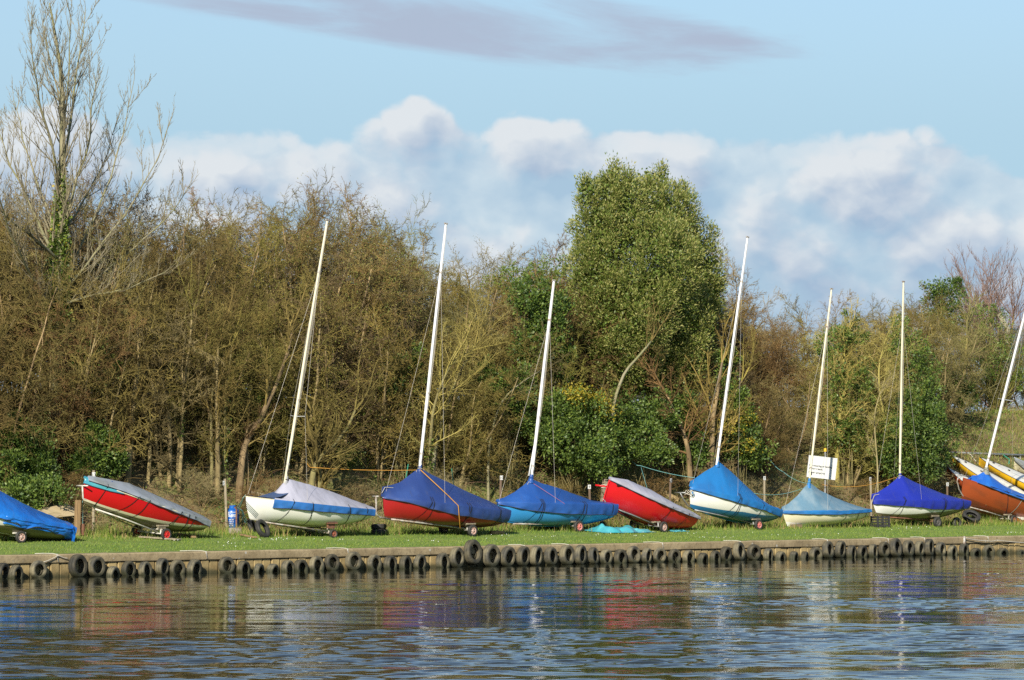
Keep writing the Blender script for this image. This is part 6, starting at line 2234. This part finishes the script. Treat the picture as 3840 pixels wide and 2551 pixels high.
rng = np.random.default_rng(44)
n = 60000
S = rng.uniform(-10, 62, n)
T = 0.36 + 7.6 * rng.random(n) ** 1.15
pn = np.array([noise.noise(Vector((s * 0.8, t * 1.3, 2.0))) for s, t in zip(S, T)])
Hh = np.clip(0.05 + 0.03 * pn + 0.10 * np.clip((T - 4.6) / 2.5, 0, 1) * (0.6 + pn), 0.025, 0.3) * rng.uniform(0.6, 1.4, n)
blades('lawn_grass', S, T, Hh, 0.022, 0.8, [grass_a, grass_b, grass_c], [0.5, 0.3, 0.2], 1, 'short mown lawn grass along the river wall', 'grass')
n = 34000
S = rng.uniform(-10, 66, n)
T = rng.uniform(5.2, 8.6, n)
pn = np.array([noise.noise(Vector((s * 0.7, t * 0.9, 5.0))) for s, t in zip(S, T)])
k = (rng.random(n) < np.clip(0.5 + 1.1 * pn, 0.05, 1))
Hh = np.clip(0.26 + 0.24 * pn, 0.08, 0.6) * rng.uniform(0.5, 1.3, n)
blades('rough_grass', S[k], T[k], Hh[k], 0.022, 0.9, [grass_a, grass_c, straw, grass_b], [0.30, 0.25, 0.25, 0.20], 2, 'rough long grass round and behind the trolleys', 'grass')
n = 70000
S = rng.uniform(-10, 95, n)
T = rng.uniform(7.6, 17.5, n)
pn = np.array([noise.noise(Vector((s * 0.45, t * 0.5, 8.0))) for s, t in zip(S, T)])
k = rng.random(n) < np.clip(0.55 + 1.2 * pn, 0.06, 1)
Hh = np.clip(0.42 + 0.3 * pn, 0.1, 0.9) * rng.uniform(0.4, 1.3, n)
blades('dead_grass', S[k], T[k], Hh[k], 0.020, 1.3, [straw, straw_b, grass_c, grass_b], [0.34, 0.34, 0.18, 0.14], 3, 'dead straw-coloured grass and stalks on the bank', 'dead grass')


n = 60000
S = rng.uniform(56, 100, n)
T = rng.uniform(8.0, 18.5, n)
pn = np.array([noise.noise(Vector((s * 0.4, t * 0.45, 31.0))) for s, t in zip(S, T)])
Hh = np.clip(0.16 + 0.10 * pn, 0.06, 0.4) * rng.uniform(0.5, 1.4, n)
blades('bank_grass', S, T, Hh, 0.035, 1.0, [grass_a, grass_c, straw, grass_b], [0.42, 0.28, 0.14, 0.16], 5, 'sunlit rough grass on the open bank at the right', 'grass')


def bank_leaves():
    rng = np.random.default_rng(12)
    n = 52000
    S = rng.uniform(-10, 72, n)
    T = rng.uniform(7.8, 17.0, n)
    pn = np.array([noise.noise(Vector((s * 0.5, t * 0.6, 21.0))) for s, t in zip(S, T)])
    k = rng.random(n) < np.clip(0.35 + 1.5 * pn, 0.03, 1)
    S, T, pn = S[k], T[k], pn[k]
    P = np.array([tuple(W(float(a), float(b))) for a, b in zip(S, T)])
    P[:, 2] += np.abs(rng.normal(0, 0.22, len(P))) * (0.6 + np.clip(pn, 0, 1) * 1.6)
    me = leaf_mesh('bramble_leaves', P, rng.normal(size=(len(P), 3)), 0.10, [leaf_mid, leaf_dark, leaf_bright, leaf_dead], [0.40, 0.25, 0.20, 0.15], 0.7, rng)
    tag(link(bpy.data.objects.new('bramble_leaves', me)), 'low bramble and ivy leaves carpeting the bank', 'bramble', None, 'stuff')
    rr = random.Random(4)
    segs = []
    for _ in range(3400):
        s, t = rr.uniform(-4, 72), rr.uniform(7.4, 13.5)
        p = W(s, t)
        a = rr.uniform(0, 6.28)
        L = rr.uniform(0.4, 1.7)
        d = Vector((math.cos(a) * 0.5, math.sin(a) * 0.5, 1)).normalized()
        for i in range(5):
            q = p + d * L / 5
            segs.append((p, q, 0.008, 0.007))
            p = q
            d = (d + Vector((math.cos(a), math.sin(a), -0.7)) * 0.32).normalized()
    me = seg_mesh('bramble_stems', segs, [bramble_m], 3)
    rng2 = np.random.default_rng(2)
    for m_ in (twig_brown, twig_straw): me.materials.append(m_)
    nn = len(me.polygons)
    me.polygons.foreach_set('material_index', np.tile(np.repeat(rng2.choice(3, nn // 15 + 1, p=[0.3, 0.4, 0.3]), 5)[:nn // 3], 3).astype(np.int32))
    tag(link(bpy.data.objects.new('bramble_stems', me)), 'tangled arching bramble stems on the bank', 'bramble', None, 'stuff')


bank_leaves()


def daisies():
    rng = np.random.default_rng(3)
    pts = []
    for _ in range(30):
        s, t = rng.uniform(6, 58), rng.uniform(0.8, 4.6)
        for _ in range(rng.integers(1, 8)):
            pts.append((s + rng.normal(0, 0.5), max(0.5, t + rng.normal(0, 0.25))))
    mb = MB()
    for s, t in pts:
        p = W(s, t) + Vector((0, 0, 0.06))
        r = rng.uniform(0.009, 0.017)
        tl = Vector((rng.normal(0, 0.4), -0.7, 0.8)).normalized()
        a = tl.cross(UP).normalized()
        b = tl.cross(a)
        mb.add([p + (a * math.cos(q) + b * math.sin(q)) * r for q in [i * math.pi / 3 for i in range(6)]], [tuple(range(6))])
    o = mb.obj('daisies', petal)
    tag(o, 'white daisies scattered in the lawn', 'daisies', None, 'stuff')


daisies()
